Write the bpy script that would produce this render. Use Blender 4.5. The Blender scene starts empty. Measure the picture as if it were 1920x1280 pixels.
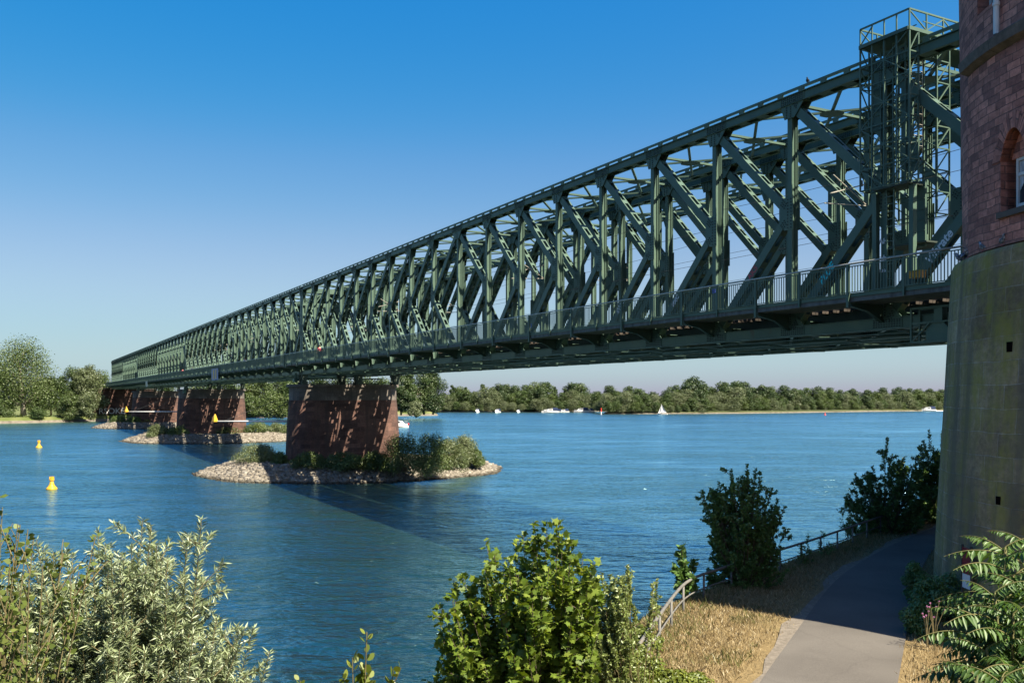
import bpy, bmesh, math, random
import numpy as np
from mathutils import Vector, Matrix

D = bpy.data
scene = bpy.context.scene
COL = scene.collection
R = math.radians
rnd = random.Random(7)

# ------------------------------------------------------------------ camera model
F = 1700.0            # focal length in pixels of the 1920 px wide photograph
H = 9.7               # eye height above the water
HY = 742.0            # horizon row
TH = math.atan(916.0 / 1700.0)      # bridge direction, left of the view axis
CT, ST = math.cos(TH), math.sin(TH)

def at_depth(x, Y, y=None):
    """world point seen at pixel (x, y) at depth Y"""
    return Vector(((x - 960) / F * Y, Y, H - ((y - HY) / F * Y if y is not None else 0)))

def on_level(x, y, z=0.0):
    """world point seen at pixel (x, y) lying at height z"""
    Y = F * (H - z) / (y - HY)
    return Vector(((x - 960) / F * Y, Y, z))

def br(w, s, z=0.0):
    """bridge coordinates: w across (away from camera side), s along"""
    return Vector((w * CT - s * ST, w * ST + s * CT, z))

# ------------------------------------------------------------------ materials
def new_mat(name):
    m = D.materials.new(name); m.use_nodes = True
    nt = m.node_tree
    for n in list(nt.nodes): nt.nodes.remove(n)
    out = nt.nodes.new('ShaderNodeOutputMaterial')
    return m, nt, out

def N(nt, t, **kw):
    n = nt.nodes.new(t)
    for k, v in kw.items():
        if k in n.inputs.keys() if isinstance(k, str) else False: n.inputs[k].default_value = v
        else: setattr(n, k, v)
    return n

def ramp(nt, pts):
    r = nt.nodes.new('ShaderNodeValToRGB')
    el = r.color_ramp.elements
    while len(el) < len(pts): el.new(0.5)
    for e, (p, c) in zip(el, pts):
        e.position = p; e.color = (c[0], c[1], c[2], 1) if len(c) == 3 else c
    return r

def noise_mat(name, pts, scale=1.0, rough=0.8, detail=5, bump=0.0, bscale=None, metal=0.0, coord='Object', spec=0.3, distortion=0.0, stretch=None):
    m, nt, out = new_mat(name)
    tc = N(nt, 'ShaderNodeTexCoord')
    src = tc.outputs[coord]
    if stretch:
        mp = N(nt, 'ShaderNodeMapping'); mp.inputs['Scale'].default_value = stretch
        nt.links.new(src, mp.inputs[0]); src = mp.outputs[0]
    nz = N(nt, 'ShaderNodeTexNoise'); nz.inputs['Scale'].default_value = scale; nz.inputs['Detail'].default_value = detail
    nz.inputs['Distortion'].default_value = distortion
    nt.links.new(src, nz.inputs['Vector'])
    r = ramp(nt, pts); nt.links.new(nz.outputs['Fac'], r.inputs['Fac'])
    p = N(nt, 'ShaderNodeBsdfPrincipled')
    p.inputs['Roughness'].default_value = rough; p.inputs['Metallic'].default_value = metal
    p.inputs['Specular IOR Level'].default_value = spec
    nt.links.new(r.outputs[0], p.inputs['Base Color'])
    if bump:
        n2 = N(nt, 'ShaderNodeTexNoise'); n2.inputs['Scale'].default_value = bscale or scale * 4; n2.inputs['Detail'].default_value = 6
        nt.links.new(src, n2.inputs['Vector'])
        b = N(nt, 'ShaderNodeBump'); b.inputs['Strength'].default_value = bump; b.inputs['Distance'].default_value = 0.05
        nt.links.new(n2.outputs['Fac'], b.inputs['Height']); nt.links.new(b.outputs[0], p.inputs['Normal'])
    nt.links.new(p.outputs[0], out.inputs[0])
    return m

def leaf_mat(name, c0, c1, c2, trans=0.3, gloss=0.04):
    m, nt, out = new_mat(name)
    a = N(nt, 'ShaderNodeAttribute'); a.attribute_name = 'tint'
    r = ramp(nt, [(0.0, c0), (0.55, c1), (1.0, c2)])
    nt.links.new(a.outputs['Fac'], r.inputs['Fac'])
    d = N(nt, 'ShaderNodeBsdfDiffuse'); t = N(nt, 'ShaderNodeBsdfTranslucent')
    g = N(nt, 'ShaderNodeBsdfGlossy'); g.inputs['Roughness'].default_value = 0.45
    g.inputs['Color'].default_value = (0.8, 0.85, 0.8, 1)
    hs = N(nt, 'ShaderNodeHueSaturation'); hs.inputs['Hue'].default_value = 0.485; hs.inputs['Saturation'].default_value = 1.1; hs.inputs['Value'].default_value = 1.3
    nt.links.new(r.outputs[0], d.inputs[0]); nt.links.new(r.outputs[0], hs.inputs['Color']); nt.links.new(hs.outputs[0], t.inputs[0])
    mx = N(nt, 'ShaderNodeMixShader'); mx.inputs[0].default_value = trans
    nt.links.new(d.outputs[0], mx.inputs[1]); nt.links.new(t.outputs[0], mx.inputs[2])
    m2 = N(nt, 'ShaderNodeMixShader'); m2.inputs[0].default_value = gloss
    nt.links.new(mx.outputs[0], m2.inputs[1]); nt.links.new(g.outputs[0], m2.inputs[2])
    nt.links.new(m2.outputs[0], out.inputs[0])
    return m

def brick_mat(name, c1, c2, mortar, bw, bh, stain, msize=0.012, rough=0.9, patch=None, patch_at=0.62, streak=None, bump=0.6, band=None):
    """coursed masonry on a UV map measured in metres"""
    m, nt, out = new_mat(name)
    uv = N(nt, 'ShaderNodeUVMap'); uv.uv_map = 'UVMap'
    wob = N(nt, 'ShaderNodeTexNoise'); wob.inputs['Scale'].default_value = 0.9; wob.inputs['Detail'].default_value = 3
    nt.links.new(uv.outputs[0], wob.inputs['Vector'])
    sub = N(nt, 'ShaderNodeVectorMath', operation='SUBTRACT'); nt.links.new(wob.outputs['Color'], sub.inputs[0]); sub.inputs[1].default_value = (0.5, 0.5, 0.5)
    scl = N(nt, 'ShaderNodeVectorMath', operation='SCALE'); nt.links.new(sub.outputs[0], scl.inputs[0]); scl.inputs['Scale'].default_value = 0.14
    add = N(nt, 'ShaderNodeVectorMath', operation='ADD'); nt.links.new(uv.outputs[0], add.inputs[0]); nt.links.new(scl.outputs[0], add.inputs[1])
    bk = N(nt, 'ShaderNodeTexBrick'); bk.offset = 0.43; bk.squash = 0.8; bk.squash_frequency = 3
    bk.inputs['Scale'].default_value = 1.0; bk.inputs['Brick Width'].default_value = bw; bk.inputs['Row Height'].default_value = bh
    bk.inputs['Mortar Size'].default_value = msize; bk.inputs['Mortar Smooth'].default_value = 0.3; bk.inputs['Bias'].default_value = -0.1
    bk.inputs['Color1'].default_value = (*c1, 1); bk.inputs['Color2'].default_value = (*c2, 1); bk.inputs['Mortar'].default_value = (*mortar, 1)
    nt.links.new(add.outputs[0], bk.inputs['Vector'])
    # stains with a shape of their own
    s1 = N(nt, 'ShaderNodeTexNoise'); s1.inputs['Scale'].default_value = 0.35; s1.inputs['Detail'].default_value = 8; s1.inputs['Roughness'].default_value = 0.65
    nt.links.new(uv.outputs[0], s1.inputs['Vector'])
    r1 = ramp(nt, [(0.38, (0, 0, 0)), (0.68, (1, 1, 1))]); nt.links.new(s1.outputs['Fac'], r1.inputs['Fac'])
    mx = N(nt, 'ShaderNodeMix', data_type='RGBA', blend_type='MULTIPLY')
    ml = N(nt, 'ShaderNodeMath', operation='MULTIPLY'); ml.inputs[1].default_value = 0.85
    nt.links.new(r1.outputs[0], ml.inputs[0]); nt.links.new(ml.outputs[0], mx.inputs['Factor'])
    nt.links.new(bk.outputs['Color'], mx.inputs[6]); mx.inputs[7].default_value = (*stain, 1)
    last = mx.outputs[2]
    # fine grain
    s2 = N(nt, 'ShaderNodeTexNoise'); s2.inputs['Scale'].default_value = 6; s2.inputs['Detail'].default_value = 8; s2.inputs['Roughness'].default_value = 0.7
    nt.links.new(uv.outputs[0], s2.inputs['Vector'])
    r2 = ramp(nt, [(0.28, (0.42, 0.42, 0.42)), (0.72, (1.42, 1.42, 1.42))]); nt.links.new(s2.outputs['Fac'], r2.inputs['Fac'])
    mg = N(nt, 'ShaderNodeMix', data_type='RGBA', blend_type='MULTIPLY'); mg.inputs['Factor'].default_value = 0.8
    nt.links.new(last, mg.inputs[6]); nt.links.new(r2.outputs[0], mg.inputs[7]); last = mg.outputs[2]
    if patch:
        s3 = N(nt, 'ShaderNodeTexNoise'); s3.inputs['Scale'].default_value = 1.3; s3.inputs['Detail'].default_value = 9; s3.inputs['Roughness'].default_value = 0.75
        mp = N(nt, 'ShaderNodeMapping'); mp.inputs['Scale'].default_value = (1, 0.45, 1); mp.inputs['Location'].default_value = (4.2, 1.7, 0)
        nt.links.new(uv.outputs[0], mp.inputs[0]); nt.links.new(mp.outputs[0], s3.inputs['Vector'])
        r3 = ramp(nt, [(patch_at - 0.1, (0, 0, 0)), (patch_at + 0.08, (1, 1, 1))]); nt.links.new(s3.outputs['Fac'], r3.inputs['Fac'])
        m3 = N(nt, 'ShaderNodeMix', data_type='RGBA'); m3.inputs[7].default_value = (*patch, 1)
        m3f = N(nt, 'ShaderNodeMath', operation='MULTIPLY'); m3f.inputs[1].default_value = 0.75; nt.links.new(r3.outputs[0], m3f.inputs[0])
        nt.links.new(m3f.outputs[0], m3.inputs['Factor']); nt.links.new(last, m3.inputs[6]); last = m3.outputs[2]
    if streak:
        s4 = N(nt, 'ShaderNodeTexNoise'); s4.inputs['Scale'].default_value = 1.0; s4.inputs['Detail'].default_value = 6
        mp = N(nt, 'ShaderNodeMapping'); mp.inputs['Scale'].default_value = (1.6, 0.09, 1)
        nt.links.new(uv.outputs[0], mp.inputs[0]); nt.links.new(mp.outputs[0], s4.inputs['Vector'])
        r4 = ramp(nt, [(0.46, (0, 0, 0)), (0.64, (1, 1, 1))]); nt.links.new(s4.outputs['Fac'], r4.inputs['Fac'])
        m4 = N(nt, 'ShaderNodeMix', data_type='RGBA'); m4.inputs[7].default_value = (*streak, 1)
        f4 = N(nt, 'ShaderNodeMath', operation='MULTIPLY'); f4.inputs[1].default_value = 0.7; nt.links.new(r4.outputs[0], f4.inputs[0])
        nt.links.new(f4.outputs[0], m4.inputs['Factor']); nt.links.new(last, m4.inputs[6]); last = m4.outputs[2]
    p = N(nt, 'ShaderNodeBsdfPrincipled'); p.inputs['Roughness'].default_value = rough; p.inputs['Specular IOR Level'].default_value = 0.2
    nt.links.new(last, p.inputs['Base Color'])
    hm = N(nt, 'ShaderNodeMath', operation='MULTIPLY_ADD'); hm.inputs[1].default_value = -0.8
    nt.links.new(bk.outputs['Fac'], hm.inputs[0]); nt.links.new(s2.outputs['Fac'], hm.inputs[2])
    b = N(nt, 'ShaderNodeBump'); b.inputs['Strength'].default_value = bump; b.inputs['Distance'].default_value = 0.03
    nt.links.new(hm.outputs[0], b.inputs['Height']); nt.links.new(b.outputs[0], p.inputs['Normal'])
    nt.links.new(p.outputs[0], out.inputs[0])
    return m

M = {}
def steel_mat():
    m = noise_mat('green_bridge_paint', [(0.25, (0.0480, 0.0864, 0.0688)), (0.55, (0.0704, 0.1160, 0.0864)), (0.8, (0.1000, 0.1376, 0.0960))], scale=0.7, rough=0.5, detail=9, bump=0.15, bscale=5, spec=0.28)
    nt = m.node_tree; p = [n for n in nt.nodes if n.type == 'BSDF_PRINCIPLED'][0]; src = p.inputs['Base Color'].links[0].from_socket
    tc = [n for n in nt.nodes if n.type == 'TEX_COORD'][0]
    mp = N(nt, 'ShaderNodeMapping'); mp.inputs['Scale'].default_value = (2.2, 2.2, 0.7); nt.links.new(tc.outputs['Object'], mp.inputs[0])
    n1 = N(nt, 'ShaderNodeTexNoise'); n1.inputs['Scale'].default_value = 1.1; n1.inputs['Detail'].default_value = 10; n1.inputs['Roughness'].default_value = 0.7; nt.links.new(mp.outputs[0], n1.inputs['Vector'])
    r1 = ramp(nt, [(0.60, (0, 0, 0)), (0.72, (1, 1, 1))]); nt.links.new(n1.outputs['Fac'], r1.inputs['Fac'])
    k = N(nt, 'ShaderNodeMath', operation='MULTIPLY'); k.inputs[1].default_value = 0.65; nt.links.new(r1.outputs[0], k.inputs[0])
    mx = N(nt, 'ShaderNodeMix', data_type='RGBA'); mx.inputs[7].default_value = (0.085, 0.058, 0.038, 1)
    nt.links.new(k.outputs[0], mx.inputs['Factor']); nt.links.new(src, mx.inputs[6]); nt.links.new(mx.outputs[2], p.inputs['Base Color'])
    return m
M['steel'] = steel_mat()
M['steel_dark'] = noise_mat('dark_bridge_steel', [(0.3, (0.03, 0.042, 0.035)), (0.7, (0.055, 0.07, 0.055))], scale=2, rough=0.7)
M['rivet'] = noise_mat('dark_rivet', [(0.3, (0.012, 0.020, 0.018)), (0.7, (0.025, 0.035, 0.03))], scale=3, rough=0.6)
M['sleeper'] = noise_mat('weathered_sleeper', [(0.3, (0.026, 0.021, 0.017)), (0.7, (0.062, 0.050, 0.040))], scale=3, rough=0.9)
M['rail_steel'] = noise_mat('rail_steel', [(0.3, (0.12, 0.07, 0.045)), (0.7, (0.2, 0.12, 0.08))], scale=4, rough=0.5, metal=0.4)
M['concrete'] = noise_mat('stained_concrete', [(0.3, (0.0843, 0.0808, 0.0740)), (0.5, (0.1419, 0.1359, 0.1230)), (0.75, (0.1935, 0.1866, 0.1746))], scale=1.2, rough=0.9, bump=0.3, detail=10, stretch=(3, 3, 0.8))
M['galv'] = noise_mat('galvanised_rail', [(0.3, (0.26, 0.25, 0.22)), (0.7, (0.42, 0.40, 0.35))], scale=4, rough=0.5, metal=0.3)
M['old_rail'] = noise_mat('weathered_rail_paint', [(0.3, (0.085, 0.083, 0.078)), (0.55, (0.14, 0.137, 0.128)), (0.75, (0.15, 0.125, 0.095))], scale=5, rough=0.6, detail=8, bump=0.2)
M['wire'] = noise_mat('dark_wire', [(0.3, (0.03, 0.03, 0.03)), (0.7, (0.06, 0.06, 0.06))], rough=0.6)
M['hole_shade'] = noise_mat('painted_hole_shade', [(0.3, (0.004, 0.003, 0.003)), (0.7, (0.009, 0.007, 0.006))], scale=9, rough=1.0, spec=0.0)  # near-black colour stands in for the shade inside the drain openings
M['white'] = noise_mat('white_paint', [(0.3, (0.5848, 0.5848, 0.5676)), (0.7, (0.6880, 0.6880, 0.6794))], scale=2, rough=0.35)
M['yellow'] = noise_mat('yellow_paint', [(0.3, (0.4300, 0.2408, 0.0172)), (0.7, (0.5160, 0.3096, 0.0301))], scale=2, rough=0.4)
M['orange'] = noise_mat('orange_paint', [(0.3, (0.75, 0.28, 0.02)), (0.7, (0.85, 0.36, 0.03))], scale=2, rough=0.4)
M['red'] = noise_mat('red_paint', [(0.3, (0.5, 0.03, 0.025)), (0.7, (0.6, 0.05, 0.035))], scale=2, rough=0.4)
M['darkred'] = noise_mat('dark_red_board', [(0.3, (0.15, 0.014, 0.02)), (0.7, (0.2, 0.02, 0.03))], scale=3, rough=0.4)
M['blue'] = noise_mat('blue_paint', [(0.3, (0.03, 0.09, 0.3)), (0.7, (0.04, 0.12, 0.36))], scale=2, rough=0.4)
M['navy'] = noise_mat('navy_canvas', [(0.3, (0.015, 0.025, 0.07)), (0.7, (0.03, 0.045, 0.1))], scale=3, rough=0.8)
M['glass_dark'] = noise_mat('dark_window_glass', [(0.3, (0.02, 0.03, 0.04)), (0.7, (0.04, 0.05, 0.06))], scale=1, rough=0.08, spec=0.6)
M['curtain'] = noise_mat('white_net_curtain', [(0.35, (0.3, 0.31, 0.33)), (0.65, (0.62, 0.63, 0.65))], scale=14, rough=0.9, stretch=(1, 1, 0.2))
M['cyan_paint'] = noise_mat('cyan_spray_paint', [(0.3, (0.02, 0.5, 0.52)), (0.7, (0.05, 0.62, 0.6))], scale=8, rough=0.6)
M['white_spray'] = noise_mat('white_spray_paint', [(0.3, (0.55, 0.56, 0.55)), (0.7, (0.75, 0.75, 0.74))], scale=8, rough=0.6)
M['blue_spray'] = noise_mat('blue_spray_paint', [(0.3, (0.05, 0.08, 0.45)), (0.7, (0.08, 0.14, 0.55))], scale=8, rough=0.6)
M['red_spray'] = noise_mat('red_spray_paint', [(0.3, (0.35, 0.05, 0.06)), (0.7, (0.45, 0.1, 0.1))], scale=8, rough=0.6)
M['bark'] = noise_mat('bark', [(0.3, (0.045, 0.034, 0.024)), (0.7, (0.15, 0.12, 0.085))], scale=6, rough=0.95, bump=0.6, stretch=(4, 4, 0.8))
M['bark_pale'] = noise_mat('pale_bark', [(0.3, (0.16, 0.14, 0.115)), (0.7, (0.32, 0.29, 0.24))], scale=1.5, rough=0.95, bump=0.6, stretch=(3, 3, 0.8))
M['twig'] = noise_mat('young_twig', [(0.3, (0.07, 0.06, 0.03)), (0.7, (0.16, 0.13, 0.06))], scale=8, rough=0.8)
M['red_twig'] = noise_mat('reddish_leaf_stalk', [(0.3, (0.07, 0.085, 0.025)), (0.7, (0.13, 0.11, 0.04))], scale=8, rough=0.7)
M['stone_fill'] = noise_mat('pale_rubble_stone', [(0.28, (0.104, 0.088, 0.072)), (0.5, (0.195, 0.172, 0.143)), (0.72, (0.286, 0.260, 0.221))], scale=0.9, rough=0.95, detail=8, bump=0.5, bscale=6)
M['mud'] = noise_mat('island_soil', [(0.3, (0.08, 0.075, 0.05)), (0.7, (0.17, 0.155, 0.10))], scale=0.6, rough=0.95, detail=8, bump=0.5)
M['skin'] = noise_mat('skin', [(0.3, (0.5, 0.3, 0.22)), (0.7, (0.58, 0.36, 0.27))], scale=5, rough=0.6)
M['cloth_white'] = noise_mat('white_cloth', [(0.3, (0.6, 0.6, 0.6)), (0.7, (0.72, 0.72, 0.72))], scale=9, rough=0.9)
M['cloth_dark'] = noise_mat('dark_cloth', [(0.3, (0.03, 0.035, 0.06)), (0.7, (0.05, 0.055, 0.09))], scale=9, rough=0.9)
M['cloth_red'] = noise_mat('red_cloth', [(0.3, (0.5, 0.03, 0.05)), (0.7, (0.6, 0.05, 0.08))], scale=9, rough=0.9)
M['hair'] = noise_mat('brown_hair', [(0.3, (0.03, 0.02, 0.015)), (0.7, (0.07, 0.045, 0.03))], scale=9, rough=0.8)
M['feather'] = noise_mat('grey_feathers', [(0.35, (0.03, 0.033, 0.04)), (0.5, (0.12, 0.13, 0.15)), (0.65, (0.32, 0.34, 0.38))], scale=14, rough=0.8)
M['feather_black'] = noise_mat('black_feathers', [(0.3, (0.008, 0.008, 0.01)), (0.7, (0.02, 0.02, 0.024))], scale=9, rough=0.6)
M['roof_tile'] = noise_mat('grey_roof', [(0.3, (0.12, 0.09, 0.08)), (0.7, (0.22, 0.17, 0.15))], scale=1, rough=0.9)
M['foam'] = noise_mat('white_wake_foam', [(0.3, (0.5, 0.55, 0.58)), (0.7, (0.75, 0.78, 0.8))], scale=2, rough=0.7)

M['sandstone'] = brick_mat('red_sandstone', (0.66, 0.285, 0.215), (0.22, 0.105, 0.092), (0.20, 0.115, 0.10), 0.50, 0.195, (0.55, 0.50, 0.50), msize=0.011, patch=(0.50, 0.33, 0.27), patch_at=0.72, bump=0.8)
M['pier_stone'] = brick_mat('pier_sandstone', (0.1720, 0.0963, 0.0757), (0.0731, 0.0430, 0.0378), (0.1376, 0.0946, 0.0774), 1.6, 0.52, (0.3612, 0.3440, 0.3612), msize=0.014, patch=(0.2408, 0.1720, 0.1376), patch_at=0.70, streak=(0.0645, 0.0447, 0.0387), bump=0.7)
M['base_stone'] = brick_mat('mossy_ashlar', (0.43, 0.335, 0.195), (0.26, 0.205, 0.125), (0.50, 0.44, 0.34), 1.25, 0.58, (0.45, 0.42, 0.38), msize=0.016, patch=(0.27, 0.245, 0.05), patch_at=0.53, streak=(0.12, 0.105, 0.08), bump=1.0)
M['pier_cap'] = brick_mat('pier_cap_stone', (0.22, 0.19, 0.165), (0.16, 0.14, 0.125), (0.1, 0.09, 0.08), 2.2, 0.6, (0.4, 0.4, 0.4), patch=(0.1, 0.09, 0.08), patch_at=0.6, streak=(0.08, 0.07, 0.065), bump=0.5)

M['leaf_willow'] = leaf_mat('silver_willow_leaf', (0.085, 0.118, 0.042), (0.215, 0.262, 0.130), (0.42, 0.47, 0.34), 0.25, 0.05)
M['leaf_maple'] = leaf_mat('maple_leaf', (0.050, 0.088, 0.010), (0.110, 0.165, 0.022), (0.225, 0.270, 0.050), 0.36, 0.02)
M['leaf_bush'] = leaf_mat('small_bush_leaf', (0.0880, 0.1226, 0.0281), (0.1707, 0.2226, 0.0586), (0.3173, 0.3639, 0.1414), 0.3, 0.06)
M['leaf_bramble'] = leaf_mat('bramble_leaf', (0.0550, 0.0757, 0.0086), (0.1101, 0.1445, 0.0189), (0.2064, 0.2270, 0.0413), 0.35, 0.04)
M['leaf_poplar'] = leaf_mat('poplar_leaf', (0.0473, 0.0731, 0.0138), (0.0989, 0.1333, 0.0292), (0.1720, 0.2021, 0.0559), 0.35, 0.02)
M['leaf_dark'] = leaf_mat('dark_elm_leaf', (0.0486, 0.0999, 0.0243), (0.0891, 0.1701, 0.0419), (0.1633, 0.2592, 0.0688), 0.3, 0.05)
M['leaf_sumac'] = leaf_mat('tree_of_heaven_leaf', (0.0258, 0.0645, 0.0138), (0.0585, 0.1161, 0.0241), (0.1290, 0.1935, 0.0516), 0.35, 0.03)
M['leaf_far_green'] = leaf_mat('far_green_leaf', (0.0275, 0.0507, 0.0129), (0.0542, 0.0860, 0.0232), (0.0770, 0.1037, 0.0337), 0.25, 0.03)
M['leaf_far_dark'] = leaf_mat('far_dark_leaf', (0.0198, 0.0378, 0.0129), (0.0396, 0.0654, 0.0215), (0.0566, 0.0789, 0.0267), 0.25, 0.03)
M['leaf_far_silver'] = leaf_mat('far_silver_leaf', (0.0496, 0.0697, 0.0264), (0.1024, 0.1264, 0.0568), (0.1291, 0.1508, 0.0841), 0.25, 0.03)
M['leaf_far_olive'] = leaf_mat('far_olive_leaf', (0.0363, 0.0558, 0.0130), (0.0693, 0.1025, 0.0259), (0.0879, 0.1153, 0.0400), 0.25, 0.03)
M['leaf_island'] = leaf_mat('island_shrub_leaf', (0.0353, 0.0611, 0.0112), (0.0714, 0.1066, 0.0224), (0.1359, 0.1677, 0.0550), 0.3, 0.04)
M['leaf_island_silver'] = leaf_mat('island_willow_leaf', (0.0550, 0.0740, 0.0224), (0.1032, 0.1324, 0.0482), (0.1806, 0.2064, 0.1101), 0.3, 0.04)
M['grass_dry'] = leaf_mat('dry_grass_blade', (0.175, 0.130, 0.060), (0.30, 0.232, 0.118), (0.42, 0.345, 0.205), 0.25, 0.03)
M['grass_green'] = leaf_mat('green_grass_blade', (0.0456, 0.0645, 0.0129), (0.0963, 0.1161, 0.0292), (0.1806, 0.1746, 0.0585), 0.3, 0.03)
M['petal'] = leaf_mat('pink_petal', (0.5, 0.2, 0.4), (0.6, 0.3, 0.5), (0.7, 0.5, 0.62), 0.3, 0.02)

def terrain_mat():
    m, nt, out = new_mat('dry_bank_ground')
    tc = N(nt, 'ShaderNodeTexCoord')
    n1 = N(nt, 'ShaderNodeTexNoise'); n1.inputs['Scale'].default_value = 0.35; n1.inputs['Detail'].default_value = 8; n1.inputs['Roughness'].default_value = 0.65
    n2 = N(nt, 'ShaderNodeTexNoise'); n2.inputs['Scale'].default_value = 7; n2.inputs['Detail'].default_value = 8; n2.inputs['Roughness'].default_value = 0.75
    nt.links.new(tc.outputs['Object'], n1.inputs['Vector']); nt.links.new(tc.outputs['Object'], n2.inputs['Vector'])
    r1 = ramp(nt, [(0.35, (0.1892, 0.1419, 0.0731)), (0.55, (0.2236, 0.1720, 0.0946)), (0.72, (0.0946, 0.0946, 0.0387))])
    r2 = ramp(nt, [(0.3, (0.5, 0.48, 0.42)), (0.7, (1.15, 1.12, 1.05))])
    nt.links.new(n1.outputs['Fac'], r1.inputs['Fac']); nt.links.new(n2.outputs['Fac'], r2.inputs['Fac'])
    mx = N(nt, 'ShaderNodeMix', data_type='RGBA', blend_type='MULTIPLY'); mx.inputs['Factor'].default_value = 0.9
    nt.links.new(r1.outputs[0], mx.inputs[6]); nt.links.new(r2.outputs[0], mx.inputs[7])
    p = N(nt, 'ShaderNodeBsdfPrincipled'); p.inputs['Roughness'].default_value = 0.95; p.inputs['Specular IOR Level'].default_value = 0.1
    b = N(nt, 'ShaderNodeBump'); b.inputs['Strength'].default_value = 0.8; b.inputs['Distance'].default_value = 0.06
    nt.links.new(n2.outputs['Fac'], b.inputs['Height']); nt.links.new(b.outputs[0], p.inputs['Normal'])
    nt.links.new(mx.outputs[2], p.inputs['Base Color']); nt.links.new(p.outputs[0], out.inputs[0])
    return m
M['terrain'] = terrain_mat()

def asphalt_mat():
    m, nt, out = new_mat('worn_asphalt')
    tc = N(nt, 'ShaderNodeTexCoord')
    n1 = N(nt, 'ShaderNodeTexNoise'); n1.inputs['Scale'].default_value = 0.5; n1.inputs['Detail'].default_value = 6
    n2 = N(nt, 'ShaderNodeTexNoise'); n2.inputs['Scale'].default_value = 60; n2.inputs['Detail'].default_value = 4
    vo = N(nt, 'ShaderNodeTexVoronoi', feature='DISTANCE_TO_EDGE'); vo.inputs['Scale'].default_value = 0.42
    n3 = N(nt, 'ShaderNodeTexNoise'); n3.inputs['Scale'].default_value = 1.5; n3.inputs['Detail'].default_value = 6
    for n in (n1, n2, n3): nt.links.new(tc.outputs['Object'], n.inputs['Vector'])
    mxv = N(nt, 'ShaderNodeMix', data_type='RGBA'); mxv.inputs['Factor'].default_value = 0.35
    nt.links.new(tc.outputs['Object'], mxv.inputs[6]); nt.links.new(n3.outputs['Color'], mxv.inputs[7]); nt.links.new(mxv.outputs[2], vo.inputs['Vector'])
    r1 = ramp(nt, [(0.3, (0.0843, 0.0765, 0.0679)), (0.7, (0.1187, 0.1084, 0.0963))])
    r2 = ramp(nt, [(0.3, (0.75, 0.75, 0.75)), (0.7, (1.2, 1.2, 1.2))])
    rc = ramp(nt, [(0.004, (0.55, 0.55, 0.55)), (0.012, (1, 1, 1))])
    nt.links.new(n1.outputs['Fac'], r1.inputs['Fac']); nt.links.new(n2.outputs['Fac'], r2.inputs['Fac']); nt.links.new(vo.outputs['Distance'], rc.inputs['Fac'])
    a = N(nt, 'ShaderNodeMix', data_type='RGBA', blend_type='MULTIPLY'); a.inputs['Factor'].default_value = 1
    nt.links.new(r1.outputs[0], a.inputs[6]); nt.links.new(r2.outputs[0], a.inputs[7])
    c = N(nt, 'ShaderNodeMix', data_type='RGBA', blend_type='MULTIPLY'); c.inputs['Factor'].default_value = 0.15
    nt.links.new(a.outputs[2], c.inputs[6]); nt.links.new(rc.outputs[0], c.inputs[7])
    p = N(nt, 'ShaderNodeBsdfPrincipled'); p.inputs['Roughness'].default_value = 0.9; p.inputs['Specular IOR Level'].default_value = 0.2
    b = N(nt, 'ShaderNodeBump'); b.inputs['Strength'].default_value = 0.3; b.inputs['Distance'].default_value = 0.01
    nt.links.new(n2.outputs['Fac'], b.inputs['Height']); nt.links.new(b.outputs[0], p.inputs['Normal'])
    nt.links.new(c.outputs[2], p.inputs['Base Color']); nt.links.new(p.outputs[0], out.inputs[0])
    return m
M['asphalt'] = asphalt_mat()

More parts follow.
